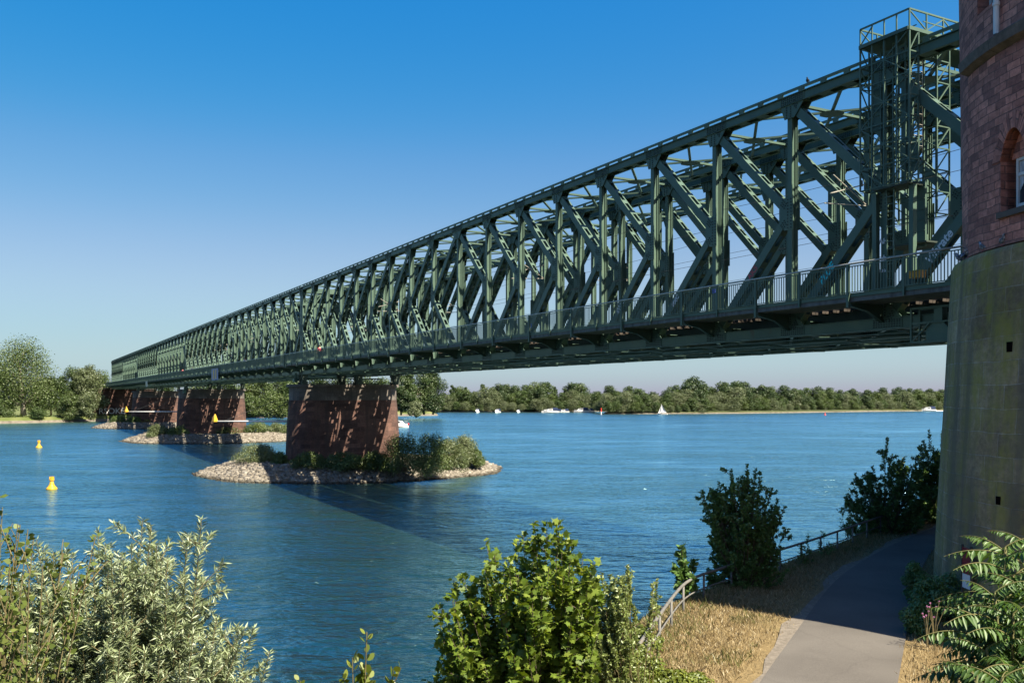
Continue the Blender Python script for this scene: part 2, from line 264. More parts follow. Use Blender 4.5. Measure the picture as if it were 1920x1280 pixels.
def water_mat():
    m, nt, out = new_mat('river_water')
    tc = N(nt, 'ShaderNodeTexCoord')
    p = N(nt, 'ShaderNodeBsdfDiffuse'); gl = N(nt, 'ShaderNodeBsdfGlossy'); gl.inputs['Roughness'].default_value = 0.21
    gl.inputs['Color'].default_value = (0.58, 0.93, 1.0, 1)
    fr = N(nt, 'ShaderNodeFresnel'); fr.inputs['IOR'].default_value = 1.48
    mxs = N(nt, 'ShaderNodeMixShader')
    fk = N(nt, 'ShaderNodeMath', operation='MULTIPLY'); fk.use_clamp = True; fk.inputs[1].default_value = 3.0; nt.links.new(fr.outputs[0], fk.inputs[0])
    nd = N(nt, 'ShaderNodeTexNoise'); nd.inputs['Scale'].default_value = 0.02; nd.inputs['Detail'].default_value = 3
    nt.links.new(tc.outputs['Object'], nd.inputs['Vector'])
    rc = ramp(nt, [(0.35, (0.0040, 0.0190, 0.0065)), (0.65, (0.0055, 0.0240, 0.0090))]); nt.links.new(nd.outputs['Fac'], rc.inputs['Fac'])
    nt.links.new(rc.outputs[0], p.inputs['Color'])
    mp = N(nt, 'ShaderNodeMapping'); mp.inputs['Rotation'].default_value = (0, 0, R(-12)); mp.inputs['Scale'].default_value = (0.55, 1.0, 1)
    nt.links.new(tc.outputs['Object'], mp.inputs[0])
    # ripples, wind wavelets and a slow swell, with calmer and rougher patches
    heights = []
    for sc, amp, det, dist in ((2.8, 0.24, 4, 0.4), (0.75, 0.66, 4, 0.6), (0.16, 0.6, 3, 0.8)):
        n = N(nt, 'ShaderNodeTexNoise'); n.inputs['Scale'].default_value = sc; n.inputs['Detail'].default_value = det; n.inputs['Distortion'].default_value = dist
        n.inputs['Roughness'].default_value = 0.5
        nt.links.new(mp.outputs[0], n.inputs['Vector'])
        k = N(nt, 'ShaderNodeMath', operation='MULTIPLY'); k.inputs[1].default_value = amp; nt.links.new(n.outputs['Fac'], k.inputs[0])
        heights.append(k.outputs[0])
    a1 = N(nt, 'ShaderNodeMath', operation='ADD'); nt.links.new(heights[0], a1.inputs[0]); nt.links.new(heights[1], a1.inputs[1])
    calm = N(nt, 'ShaderNodeTexNoise'); calm.inputs['Scale'].default_value = 0.035; calm.inputs['Detail'].default_value = 5; calm.inputs['Distortion'].default_value = 1.2
    nt.links.new(mp.outputs[0], calm.inputs['Vector'])
    calm2 = N(nt, 'ShaderNodeTexNoise'); calm2.inputs['Scale'].default_value = 0.16; calm2.inputs['Detail'].default_value = 6; calm2.inputs['Roughness'].default_value = 0.65; calm2.inputs['Distortion'].default_value = 0.5
    mp2 = N(nt, 'ShaderNodeMapping'); mp2.inputs['Rotation'].default_value = (0, 0, R(-8)); mp2.inputs['Scale'].default_value = (0.4, 1.0, 1)
    nt.links.new(tc.outputs['Object'], mp2.inputs[0]); nt.links.new(mp2.outputs[0], calm2.inputs['Vector'])
    cadd = N(nt, 'ShaderNodeMath', operation='MULTIPLY_ADD'); cadd.inputs[1].default_value = 0.5; nt.links.new(calm.outputs['Fac'], cadd.inputs[0])
    chalf = N(nt, 'ShaderNodeMath', operation='MULTIPLY'); chalf.inputs[1].default_value = 0.5; nt.links.new(calm2.outputs['Fac'], chalf.inputs[0]); nt.links.new(chalf.outputs[0], cadd.inputs[2])
    rcalm = ramp(nt, [(0.38, (0.22, 0.22, 0.22)), (0.60, (1.25, 1.25, 1.25))]); nt.links.new(cadd.outputs[0], rcalm.inputs['Fac'])
    a2 = N(nt, 'ShaderNodeMath', operation='MULTIPLY'); nt.links.new(a1.outputs[0], a2.inputs[0]); nt.links.new(rcalm.outputs[0], a2.inputs[1])
    a3 = N(nt, 'ShaderNodeMath', operation='ADD'); nt.links.new(a2.outputs[0], a3.inputs[0]); nt.links.new(heights[2], a3.inputs[1])
    b = N(nt, 'ShaderNodeBump'); b.inputs['Strength'].default_value = 1.0; b.inputs['Distance'].default_value = 1.0
    nt.links.new(a3.outputs[0], b.inputs['Height']); nt.links.new(b.outputs[0], gl.inputs['Normal']); nt.links.new(b.outputs[0], fr.inputs['Normal'])
    nt.links.new(fk.outputs[0], mxs.inputs[0]); nt.links.new(p.outputs[0], mxs.inputs[1]); nt.links.new(gl.outputs[0], mxs.inputs[2])
    nt.links.new(mxs.outputs[0], out.inputs[0])
    return m
M['water'] = water_mat()

# ------------------------------------------------------------------ mesh helpers
class MB:
    def __init__(s): s.v = []; s.f = []; s.m = []; s.uv = []; s.has_uv = False
    def add(s, verts, faces, mi=0, uvs=None):
        o = len(s.v); s.v.extend([tuple(v) for v in verts])
        for i, f in enumerate(faces):
            s.f.append([o + k for k in f]); s.m.append(mi)
            if uvs: s.uv.append(uvs[i]); s.has_uv = True
            else: s.uv.append([(0, 0)] * len(f))
    def obox(s, c, ex, ey, ez, mi=0):
        c, ex, ey, ez = Vector(c), Vector(ex), Vector(ey), Vector(ez)
        vs = [c + a * ex + b * ey + d * ez for a in (-1, 1) for b in (-1, 1) for d in (-1, 1)]
        fs = [(0, 1, 3, 2), (4, 6, 7, 5), (0, 4, 5, 1), (2, 3, 7, 6), (0, 2, 6, 4), (1, 5, 7, 3)]
        s.add(vs, fs, mi)
    def box(s, x0, x1, y0, y1, z0, z1, mi=0):
        s.obox(((x0 + x1) / 2, (y0 + y1) / 2, (z0 + z1) / 2), ((x1 - x0) / 2, 0, 0), (0, (y1 - y0) / 2, 0), (0, 0, (z1 - z0) / 2), mi)
    def beam(s, p, q, w, h, up=(0, 0, 1), mi=0):
        p, q = Vector(p), Vector(q); t = q - p; L = t.length; t.normalize()
        u = Vector(up); side = t.cross(u)
        if side.length < 1e-4: side = t.cross(Vector((1, 0, 0)))
        side.normalize(); u = side.cross(t)
        s.obox((p + q) / 2, side * w / 2, t * L / 2, u * h / 2, mi)
    def tube(s, pts, rad, n=6, mi=0, cap=True):
        pts = [Vector(p) for p in pts]
        if not hasattr(rad, '__len__'): rad = [rad] * len(pts)
        rings = []; o = len(s.v); prev = None
        for i, p in enumerate(pts):
            t = (pts[min(i + 1, len(pts) - 1)] - pts[max(i - 1, 0)]).normalized()
            a = prev if prev is not None else (Vector((0, 0, 1)) if abs(t.z) < 0.9 else Vector((1, 0, 0)))
            a = (a - t * a.dot(t)).normalized(); prev = a; b = t.cross(a)
            for k in range(n):
                an = 2 * math.pi * k / n
                s.v.append(tuple(p + (a * math.cos(an) + b * math.sin(an)) * rad[i]))
        for i in range(len(pts) - 1):
            for k in range(n):
                k2 = (k + 1) % n
                s.f.append([o + i * n + k, o + i * n + k2, o + (i + 1) * n + k2, o + (i + 1) * n + k]); s.m.append(mi); s.uv.append([(0, 0)] * 4)
        if cap:
            s.f.append([o + k for k in range(n)][::-1]); s.m.append(mi); s.uv.append([(0, 0)] * n)
            e = o + (len(pts) - 1) * n
            s.f.append([e + k for k in range(n)]); s.m.append(mi); s.uv.append([(0, 0)] * n)
    def lathe(s, prof, n=16, c=(0, 0, 0), mi=0):
        o = len(s.v)
        for (r, z) in prof:
            for k in range(n):
                a = 2 * math.pi * k / n; s.v.append((c[0] + r * math.cos(a), c[1] + r * math.sin(a), c[2] + z))
        for i in range(len(prof) - 1):
            for k in range(n):
                k2 = (k + 1) % n
                s.f.append([o + i * n + k, o + i * n + k2, o + (i + 1) * n + k2, o + (i + 1) * n + k]); s.m.append(mi); s.uv.append([(0, 0)] * 4)
        s.f.append([o + k for k in range(n)][::-1]); s.m.append(mi); s.uv.append([(0, 0)] * n)
        e = o + (len(prof) - 1) * n
        s.f.append([e + k for k in range(n)]); s.m.append(mi); s.uv.append([(0, 0)] * n)
    def prism(s, poly, a0, a1, axis='x', mi=0):
        """poly of 2-D points extruded along an axis"""
        def P(a, p): return (a, p[0], p[1]) if axis == 'x' else ((p[0], a, p[1]) if axis == 'y' else (p[0], p[1], a))
        n = len(poly); vs = [P(a0, p) for p in poly] + [P(a1, p) for p in poly]
        fs = [list(range(n))[::-1], list(range(n, 2 * n))] + [(i, (i + 1) % n, n + (i + 1) % n, n + i) for i in range(n)]
        s.add(vs, fs, mi)
    def mesh(s, name, mats, smooth=False):
        me = D.meshes.new(name); me.from_pydata(s.v, [], s.f)
        for mt in (mats if isinstance(mats, (list, tuple)) else [mats]): me.materials.append(mt)
        if len(me.materials) > 1: me.polygons.foreach_set('material_index', s.m)
        if s.has_uv:
            l = me.uv_layers.new(name='UVMap'); flat = [c for f in s.uv for uv in f for c in uv]
            l.data.foreach_set('uv', flat)
        if smooth: me.polygons.foreach_set('use_smooth', [True] * len(me.polygons))
        bm = bmesh.new(); bm.from_mesh(me); bmesh.ops.recalc_face_normals(bm, faces=bm.faces); bm.to_mesh(me); bm.free()
        me.update(); return me
    def build(s, name, mats, parent=None, smooth=False, loc=(0, 0, 0)):
        return link(name, s.mesh(name, mats, smooth), parent, loc)

def link(name, me, parent=None, loc=(0, 0, 0), rotz=0.0):
    o = D.objects.new(name, me); COL.objects.link(o); o.location = loc; o.rotation_euler[2] = rotz
    if parent: o.parent = parent
    return o

def tag(o, label=None, cat=None, group=None, kind=None):
    if label: o['label'] = label
    if cat: o['category'] = cat
    if group: o['group'] = group
    if kind: o['kind'] = kind
    return o

def thing(name, label, cat, loc=(0, 0, 0), rotz=0.0, group=None):
    o = D.objects.new(name, None); COL.objects.link(o); o.location = loc; o.rotation_euler[2] = rotz
    o.empty_display_size = 0.3
    return tag(o, label, cat, group)

CHILD = {}
def kids(o):
    return [c for c in D.objects if c.parent == o]

def copy_tree(o, childmap, skip=(), parent=None):
    c = o.copy(); COL.objects.link(c)
    if parent: c.parent = parent
    for ch in childmap.get(o.name, []):
        if ch.name.split('.')[0] in skip: continue
        copy_tree(ch, childmap, skip, c)
    return c

def np_mesh(name, V, Fq, mat, tint=None, k=None):
    """V (n,3), Fq (m,k) -> mesh with a per-face tint"""
    V = np.asarray(V, dtype=np.float32); Fq = np.asarray(Fq, dtype=np.int32); m, k = Fq.shape
    me = D.meshes.new(name)
    me.vertices.add(len(V)); me.vertices.foreach_set('co', V.ravel())
    me.loops.add(m * k); me.loops.foreach_set('vertex_index', Fq.ravel())
    me.polygons.add(m); me.polygons.foreach_set('loop_start', np.arange(0, m * k, k, dtype=np.int32))
    me.polygons.foreach_set('loop_total', np.full(m, k, dtype=np.int32))
    for mt in (mat if isinstance(mat, (list, tuple)) else [mat]): me.materials.append(mt)
    me.update(calc_edges=True); me.validate()
    if tint is not None:
        a = me.attributes.new('tint', 'FLOAT', 'FACE'); a.data.foreach_set('value', np.asarray(tint, dtype=np.float32)[:len(me.polygons)])
    return me

def unit(a): return a / np.maximum(np.linalg.norm(a, axis=-1, keepdims=True), 1e-9)

def leaves(rng, P, T, Nn, L, W, fold=0.18, droop=0.0):
    """diamond leaves (two triangles folded at the rib) at P, pointing T, facing Nn"""
    n = len(P); T = unit(T); B = unit(np.cross(Nn, T)); U = unit(np.cross(T, B))
    L = np.asarray(L).reshape(-1, 1) * np.ones((n, 1)); W = np.asarray(W).reshape(-1, 1) * np.ones((n, 1))
    mid = P + T * L * 0.45
    l = mid + B * W * 0.5 + U * W * fold; r = mid - B * W * 0.5 + U * W * fold
    tip = P + T * L - U * L * droop
    V = np.stack([P, l, tip, r], 1).reshape(-1, 3)
    i = np.arange(n)[:, None] * 4
    Fq = np.concatenate([i + np.array([[0, 2, 1]]), i + np.array([[0, 3, 2]])], 1).reshape(-1, 3)
    return V, Fq

def crown_mesh(name, mat, seed, blobs, n, size, up=0.35, fill=0.45, aspect=1.0):
    """a crown of many leaf-clump faces spread through lobes; blobs: (x,y,z,rx,ry,rz,weight,tone)"""
    rng = np.random.default_rng(seed)
    b = np.array(blobs, dtype=float); w = b[:, 6] / b[:, 6].sum()
    idx = rng.choice(len(b), n, p=w)
    d = unit(rng.normal(size=(n, 3)))
    # lobed outline: gaps between sub-clumps
    sub = unit(rng.normal(size=(len(b), 26, 3)))
    dots = np.einsum('nk,nmk->nm', d, sub[idx]).max(1)
    keep = rng.random(n) < np.clip((dots - 0.66) / 0.22, 0.06, 1)
    idx, d, dots = idx[keep], d[keep], dots[keep]; n = len(idx)
    rad = (1 - fill * rng.random(n) ** 1.6) * (0.80 + 0.26 * np.clip((dots - 0.7) / 0.3, 0, 1)) * (1 + 0.10 * rng.normal(size=n).clip(-1, 1.6))
    c = b[idx]
    P = c[:, 0:3] + d * c[:, 3:6] * rad[:, None]
    Nn = unit(d * 0.8 + np.array([0, 0, up]) + rng.normal(size=(n, 3)) * 0.55)
    T = unit(np.cross(Nn, rng.normal(size=(n, 3))) + np.array([0, 0, -0.35]))
    L = size * rng.uniform(0.6, 1.35, n)
    V, Fq = leaves(rng, P, T, Nn, L, L * 0.72 * aspect, fold=0.12)
    t = np.clip(c[:, 7] + rng.normal(size=n) * 0.17, 0, 1)
    return np_mesh(name, V, Fq, mat, np.repeat(t, 2))

def lobes(rng_, h, w, n, z0=0.25, shape='round', tone=0.5):
    """positions of crown lobes for a tree of height h and width w"""
    out = []
    for i in range(n):
        t = (i + 0.5) / n; z = h * (z0 + (1 - z0) * t * 0.94)
        if shape == 'round': prof = math.sin(math.pi * min(1, 0.20 + 0.74 * t)) ** 0.6
        elif shape == 'tall': prof = 0.85 * (1 - 0.55 * t)
        elif shape == 'oval': prof = math.sin(math.pi * min(1, 0.14 + 0.80 * t)) ** 0.8
        else: prof = math.sqrt(max(0.05, 1 - t * t * 0.9))
        a = i * 2.399 + rng_.uniform(-0.6, 0.6); rr = w * 0.5 * prof * rng_.uniform(0.3, 0.75) * (0.35 if t > 0.9 else 1)
        r = w * rng_.uniform(0.17, 0.29) * (0.62 + 0.5 * prof)
        out.append((rr * math.cos(a), rr * math.sin(a), z, r, r, min(r * rng_.uniform(0.7, 0.95), h * 0.28), r * r, min(1, max(0, tone + rng_.uniform(-0.22, 0.22)))))
    return out

def trunk_mesh(name, mat, h, r, blobs, rng_, n=7, limbs=True):
    mb = MB()
    pts = [(0, 0, -0.3)]; x = y = 0
    for i in range(1, 6):
        x += rng_.uniform(-0.02, 0.02) * h; y += rng_.uniform(-0.02, 0.02) * h
        pts.append((x, y, h * 0.82 * i / 5))
    mb.tube(pts, [r * 1.25] + [r * (1 - 0.17 * i) for i in range(5)], n)
    if limbs:
        for b in blobs:
            z0 = min(max(h * 0.14, b[2] - 0.22 * h), h * 0.6); f = z0 / (h * 0.82); k = f * 5; i = min(4, int(k)); g = k - i
            p0 = Vector(pts[i]).lerp(Vector(pts[min(5, i + 1)]), g)
            p2 = Vector(b[0:3]); p1 = p0.lerp(p2, 0.5) + Vector((0, 0, 0.04 * h))
            rr = r * 0.42 * (1 - 0.5 * f)
            mb.tube([p0, p1, p2], [rr, rr * 0.6, rr * 0.22], 5)
    return mb.mesh(name, mat, smooth=True)

def make_tree(name, label, cat, loc, h, w, leafmat, seed, n=2200, size=0.7, nl=9, z0=0.22, shape='round', tone=0.5, group=None, bark='bark', tr=None, limbs=True):
    rg = random.Random(seed)
    t = thing(name, label, cat, loc, rg.uniform(0, 6.28), group)
    bl = lobes(rg, h, w, nl, z0, shape, tone)
    link('crown', crown_mesh('crown', M[leafmat], seed, bl, int(n * 2.0), size * 0.78, fill=0.8), t)
    link('trunk', trunk_mesh('trunk', M[bark], h, tr or max(0.12, h * 0.018), bl, rg, limbs=limbs), t)
    return t

# ------------------------------------------------------------------ world, sun, camera
SUNV = Vector((0.255 + 0.474 * 0.8, 0.137 - 0.8805 * 0.8, 1.0)).normalized()
elev = math.asin(SUNV.z); azim = math.atan2(SUNV.x, SUNV.y)
wd = D.worlds.new("World"); scene.world = wd; wd.use_nodes = True
nt = wd.node_tree
for n in list(nt.nodes): nt.nodes.remove(n)
sky = nt.nodes.new('ShaderNodeTexSky'); sky.sky_type = 'NISHITA'; sky.sun_disc = False
sky.sun_elevation = elev; sky.sun_rotation = azim
sky.altitude = 0; sky.air_density = 1.0; sky.dust_density = 1.5; sky.ozone_density = 6.0
bg = nt.nodes.new('ShaderNodeBackground'); bg.inputs['Strength'].default_value = 0.0975
wo = nt.nodes.new('ShaderNodeOutputWorld')
gm = nt.nodes.new('ShaderNodeGamma'); gm.inputs['Gamma'].default_value = 0.6
hsv = nt.nodes.new('ShaderNodeHueSaturation'); hsv.inputs['Saturation'].default_value = 1.8; hsv.inputs['Value'].default_value = 1.0
nt.links.new(sky.outputs[0], gm.inputs[0]); nt.links.new(gm.outputs[0], hsv.inputs['Color'])
sc1 = nt.nodes.new('ShaderNodeVectorMath'); sc1.operation = 'SCALE'; sc1.inputs['Scale'].default_value = 0.306
cv = nt.nodes.new('ShaderNodeRGBCurve')
def set_curve(c, pts):
    c.points[0].location = pts[0]; c.points[1].location = pts[-1]
    for q in pts[1:-1]: c.points.new(*q)
set_curve(cv.mapping.curves[0], [(0, 0), (0.04, 0.036), (0.10, 0.160), (0.25, 0.375), (0.5, 0.468), (1, 0.75)])
set_curve(cv.mapping.curves[1], [(0, 0), (0.28, 0.275), (0.56, 0.572), (0.66, 0.640), (0.8, 0.690), (1, 0.79)])
set_curve(cv.mapping.curves[2], [(0, 0), (0.56, 0.64), (0.70, 0.695), (0.81, 0.745), (0.89, 0.80), (1, 0.88)])
cv.mapping.update()
sc2 = nt.nodes.new('ShaderNodeVectorMath'); sc2.operation = 'SCALE'; sc2.inputs['Scale'].default_value = 1 / 0.306
nt.links.new(hsv.outputs[0], sc1.inputs[0]); nt.links.new(sc1.outputs[0], cv.inputs['Color']); nt.links.new(cv.outputs[0], sc2.inputs[0]); nt.links.new(sc2.outputs[0], bg.inputs[0])
nt.links.new(bg.outputs[0], wo.inputs[0])
sl = D.lights.new('sun', 'SUN'); sl.energy = 5.0; sl.angle = R(0.5); sl.color = (1.0, 0.90, 0.72)
so = D.objects.new('sun', sl); COL.objects.link(so)
so.rotation_euler = SUNV.to_track_quat('Z', 'Y').to_euler(); so.location = (0, 0, 80)
cam = D.cameras.new('camera'); co = D.objects.new('camera', cam); COL.objects.link(co)
cam.sensor_width = 36; cam.lens = 36 * F / 1920; cam.shift_y = (HY - 640) / 1920; cam.clip_end = 6000; cam.clip_start = 0.2
co.location = (0, 0, H); co.rotation_euler = (R(90), 0, 0); scene.camera = co
scene.view_settings.view_transform = 'Standard'; scene.view_settings.look = 'None'
scene.view_settings.exposure = 1.65; scene.view_settings.gamma = 1.0
scene.render.film_transparent = False
try:
    scene.cycles.max_bounces = 8; scene.cycles.transparent_max_bounces = 8
    scene.cycles.use_denoising = True; scene.cycles.caustics_reflective = False; scene.cycles.caustics_refractive = False
except Exception: pass

# ------------------------------------------------------------------ water
mb = MB(); S = 3500
mb.add([(-S, -300, 0), (S, -300, 0), (S, S, 0), (-S, S, 0)], [(0, 1, 2, 3)])
tag(mb.build('river', M['water']), 'broad blue river with small ripples, flowing under the bridge', 'river', kind='structure')

# ------------------------------------------------------------------ near bank
PG = H - 5.75                       # path level
RAILPX = [(1160, 1263), (1187, 1224), (1213, 1186), (1238, 1150), (1262, 1117), (1282, 1093), (1306, 1078.6), (1345, 1067.6), (1410, 1046), (1477, 1025.8), (1530, 1009.5), (1572, 995), (1648, 969), (1682, 958.8), (1757, 934)]
RAIL = [on_level(x, y, PG + 0.70) for x, y in RAILPX]
edge = [Vector((-30, -20, 0)), Vector((-7, -3, 0)), Vector((-2.2, 5, 0)), Vector((0.2, 11, 0))] + [Vector((p.x - 0.3, p.y + 0.2, 0)) for p in RAIL] + [Vector((28, 52, 0)), Vector((60, 85, 0)), Vector((140, 150, 0))]
E = np.array([(p.x, p.y) for p in edge])

def edge_dist(x, y):
    """signed distance to the bank edge, positive on the water side (left of the edge)"""
    p = np.stack([x, y], -1)[..., None, :]; a = E[:-1]; b = E[1:]; d = b - a
    t = np.clip(((p - a) * d).sum(-1) / (d * d).sum(-1), 0, 1)
    q = a + d * t[..., None]; v = p - q; dist = np.sqrt((v * v).sum(-1)); i = dist.argmin(-1)
    dm = np.take_along_axis(dist, i[..., None], -1)[..., 0]
    dd = d[i]; vv = np.take_along_axis(v, i[..., None, None].repeat(2, -1), -2)[..., 0, :]
    cr = dd[..., 0] * vv[..., 1] - dd[..., 1] * vv[..., 0]
    return np.where(cr > 0, dm, -dm)

def sstep(a, b, x):
    t = np.clip((x - a) / (b - a), 0, 1); return t * t * (3 - 2 * t)

LP = [(1330, 1460), (1378, 1350), (1420, 1280), (1493, 1186), (1530, 1129), (1558, 1093), (1599, 1060), (1644, 1036), (1700, 1007), (1749, 991)]
RP = [(1660, 1460), (1672, 1350), (1682, 1280), (1701, 1190), (1706, 1133), (1725, 1072), (1738, 1046), (1749, 1024)]
PL = [on_level(x, y, PG) for x, y in LP] + [Vector((22.5, 44.5, PG)), Vector((30, 52, PG)), Vector((44, 66, PG))]
PR = [on_level(x, y, PG) for x, y in RP] + [Vector((19.5, 38.8, PG)), Vector((25, 43.5, PG)), Vector((33, 50, PG)), Vector((47, 63, PG))]

def resample(pts, n):
    P = np.array([(p.x, p.y) for p in pts]); s = np.concatenate([[0], np.cumsum(np.linalg.norm(np.diff(P, axis=0), axis=1))])
    t = np.linspace(0, s[-1], n); return np.stack([np.interp(t, s, P[:, 0]), np.interp(t, s, P[:, 1])], 1)
def smooth_line(A, k=3):
    for _ in range(k):
        A = np.concatenate([A[:1], (A[:-2] + 2 * A[1:-1] + A[2:]) / 4, A[-1:]])
    return A
pl = smooth_line(resample(PL, 60), 6); pr = smooth_line(resample(PR, 60), 6)
path_c = (pl + pr) / 2; path_w = np.linalg.norm(pl - pr, axis=1) / 2

def path_dist(x, y):
    p = np.stack([x, y], -1)[..., None, :]
    d = np.sqrt(((p - path_c) ** 2).sum(-1)); i = d.argmin(-1)
    return np.take_along_axis(d, i[..., None], -1)[..., 0] - path_w[i]

def hills(x, y):
    return 0.5 * np.sin(x * 1.3 + 0.7 * y) * np.sin(y * 1.1 - 0.5 * x) + 0.3 * np.sin(2.9 * x + 1.1) * np.sin(3.3 * y + 0.4) + 0.2 * np.sin(6.1 * x + y * 2) * np.sin(5.3 * y - x)

def ground_z(x, y):
    x = np.asarray(x, float); y = np.asarray(y, float)
    d = edge_dist(x, y)
    z = PG - np.where(d > 0, d / 1.75, 0) + 0.10 * sstep(-1.5, 0, d) * 0
    pd = path_dist(x, y)
    rough = sstep(0.1, 1.2, pd)
    z = z + 0.07 * hills(x, y) * rough - 0.02 * (1 - rough)
    emb = sstep(13.5, 3.0, y - 0.35 * np.clip(x - 4, -30, 8)) * sstep(3.5, -2.0, d)
    z = z + emb * 4.0
    return np.maximum(z, -1.5)

xs = np.arange(-26, 62, 0.4); ys = np.arange(-14, 78, 0.4)
X, Y = np.meshgrid(xs, ys); Z = ground_z(X.ravel(), Y.ravel())
V = np.stack([X.ravel(), Y.ravel(), Z], 1); nx, ny = len(xs), len(ys)
ii = (np.arange(ny - 1)[:, None] * nx + np.arange(nx - 1)[None, :]).ravel()
Fq = np.stack([ii, ii + 1, ii + nx + 1, ii + nx], 1)
me = np_mesh('ground', V, Fq, M['terrain']); me.polygons.foreach_set('use_smooth', [True] * len(me.polygons))
tag(link('ground', me), 'dry grassy river bank beside the path', 'ground', kind='structure')

mb = MB(); vs = []; fs = []
for i in range(60):
    for t in (0, 0.5, 1):
        p = pl[i] * (1 - t) + pr[i] * t; vs.append((p[0], p[1], PG + 0.012 + 0.02 * (1 - abs(2 * t - 1))))
for i in range(59):
    for k in range(2):
        a = i * 3 + k; fs.append((a, a + 1, a + 4, a + 3))
mb.add(vs, fs)
tag(mb.build('path', M['asphalt'], smooth=True), 'grey asphalt path curving round the foot of the tower', 'path', kind='structure')
# worn gravelly margin on the left of the asphalt
mb = MB(); vs = []; fs = []
for i in range(60):
    a = pl[i]; n_ = unit((pl[i] - pr[i])[None])[0]; wd_ = 0.28 + 0.14 * math.sin(i * 0.9) + 0.08 * math.sin(i * 2.3)
    vs += [(a[0] - n_[0] * 0.05, a[1] - n_[1] * 0.05, PG + 0.006), (a[0] + n_[0] * wd_, a[1] + n_[1] * wd_, PG + 0.0)]
for i in range(59): fs.append((2 * i, 2 * i + 1, 2 * i + 3, 2 * i + 2))
mb.add(vs, fs)
M['gravel'] = noise_mat('gravel_margin', [(0.3, (0.1101, 0.0937, 0.0740)), (0.7, (0.1935, 0.1677, 0.1359))], scale=9, rough=0.95, bump=0.5, detail=8)
tag(mb.build('path_margin', M['gravel']), 'worn gravel strip along the left edge of the path', 'path edge', kind='structure')

# grass on the verges
def grass_patch(name, mat, label, n, seed, test, h0, h1, greens=0.0):
    rng = np.random.default_rng(seed)
    x = rng.uniform(0, 22, n * 6); y = rng.uniform(14, 44, n * 6)
    k = test(x, y, rng); x, y = x[k][:n], y[k][:n]; m = len(x)
    z = ground_z(x, y); P = np.stack([x, y, z], 1)
    lean = rng.normal(size=(m, 3)) * 0.45; lean[:, 2] = 1; T = unit(lean)
    Hh = rng.uniform(h0, h1, m) * (0.6 + 0.8 * rng.random(m) ** 3)
    W = rng.uniform(0.004, 0.009, m)
    B = unit(np.cross(T, rng.normal(size=(m, 3))))
    bend = unit(rng.normal(size=(m, 3)) * np.array([1, 1, 0.1])) * Hh[:, None] * 0.35
    midp = P + T * Hh[:, None] * 0.55
    tip = P + T * Hh[:, None] + bend
    V = np.stack([P - B * W[:, None], P + B * W[:, None], midp + B * W[:, None] * 0.8 + bend * 0.2, tip, midp - B * W[:, None] * 0.8 + bend * 0.2], 1).reshape(-1, 3)
    i = np.arange(m)[:, None] * 5; Fq = i + np.array([[0, 1, 2, 3, 4]])
    t = np.clip(rng.normal(0.5, 0.24, m), 0, 1)
    return tag(link(name, np_mesh(name, V, Fq, mat, t)), label, 'grass', kind='stuff')

def test_left(x, y, rng):
    d = edge_dist(x, y); pd = path_dist(x, y)
    left = (pd > -0.04 + 0.55 * rng.random(len(x)) ** 0.7) & (d < 0.9) & (x < np.interp(y, path_c[:, 1], path_c[:, 0]))
    dens = np.clip(pd / 1.1, 0.12, 1) * np.clip(0.75 + 0.5 * hills(x * 0.7, y * 0.7), 0.25, 1)
    return left & (rng.random(len(x)) < dens)
def test_right(x, y, rng):
    pd = path_dist(x, y)
    return (pd > -0.08 + 0.25 * rng.random(len(x))) & (pd < 3) & (x > np.interp(y, path_c[:, 1], path_c[:, 0])) & (rng.random(len(x)) < 0.75) & (np.hypot(x - 19.55, y - 22.7) > 8.3)
def test_green(x, y, rng):
    d = edge_dist(x, y)
    return ((d > -1.4 + 0.9 * rng.random(len(x))) & (d < 2.5) & (rng.random(len(x)) < 0.7)) | ((hills(x * 0.8 + 3, y * 0.8) > 0.42) & (path_dist(x, y) > 0.5) & (d < 1))
grass_patch('dry_grass', M['grass_dry'], 'straw coloured dry grass between railing and path', 120000, 3, test_left, 0.05, 0.15)
grass_patch('verge_grass', M['grass_dry'], 'dry grass between the path and the foot of the tower', 45000, 4, test_right, 0.06, 0.20)
grass_patch('green_grass', M['grass_green'], 'greener grass along the path railing', 26000, 5, test_green, 0.08, 0.24)

# path railing
rt = thing('path_railing', 'long grey tubular railing along the edge of the riverside path', 'railing', RAIL[0] - Vector((0, 0, 0.8)))
rr = smooth_line(resample(RAIL, 70), 3)
def rail_z(p): return float(max(ground_z(p[0], p[1]), PG - 0.1))
o = Vector(rt.location)
mb = MB(); mb.tube([Vector((p[0], p[1], PG + 0.70)) - o for p in rr], 0.042, 8); mb.build('handrail', M['old_rail'], rt, smooth=True)
mb = MB(); mb.tube([Vector((p[0], p[1], PG + 0.30)) - o for p in rr], 0.022, 6); mb.build('lower_rail', M['old_rail'], rt, smooth=True)
s_, tot = 0.0, 0.0
L = np.concatenate([[0], np.cumsum(np.linalg.norm(np.diff(rr, axis=0), axis=1))])
post_me = None
for s_ in np.arange(1.2, L[-1], 1.75):
    p = Vector((np.interp(s_, L, rr[:, 0]), np.interp(s_, L, rr[:, 1]), 0))
    if post_me is None:
        mb = MB(); mb.tube([(0, 0, -0.5), (0, 0, 0.69)], 0.034, 8); post_me = mb.mesh('post', M['old_rail'], smooth=True)
    link('post', post_me, rt, Vector((p.x, p.y, PG)) - o)

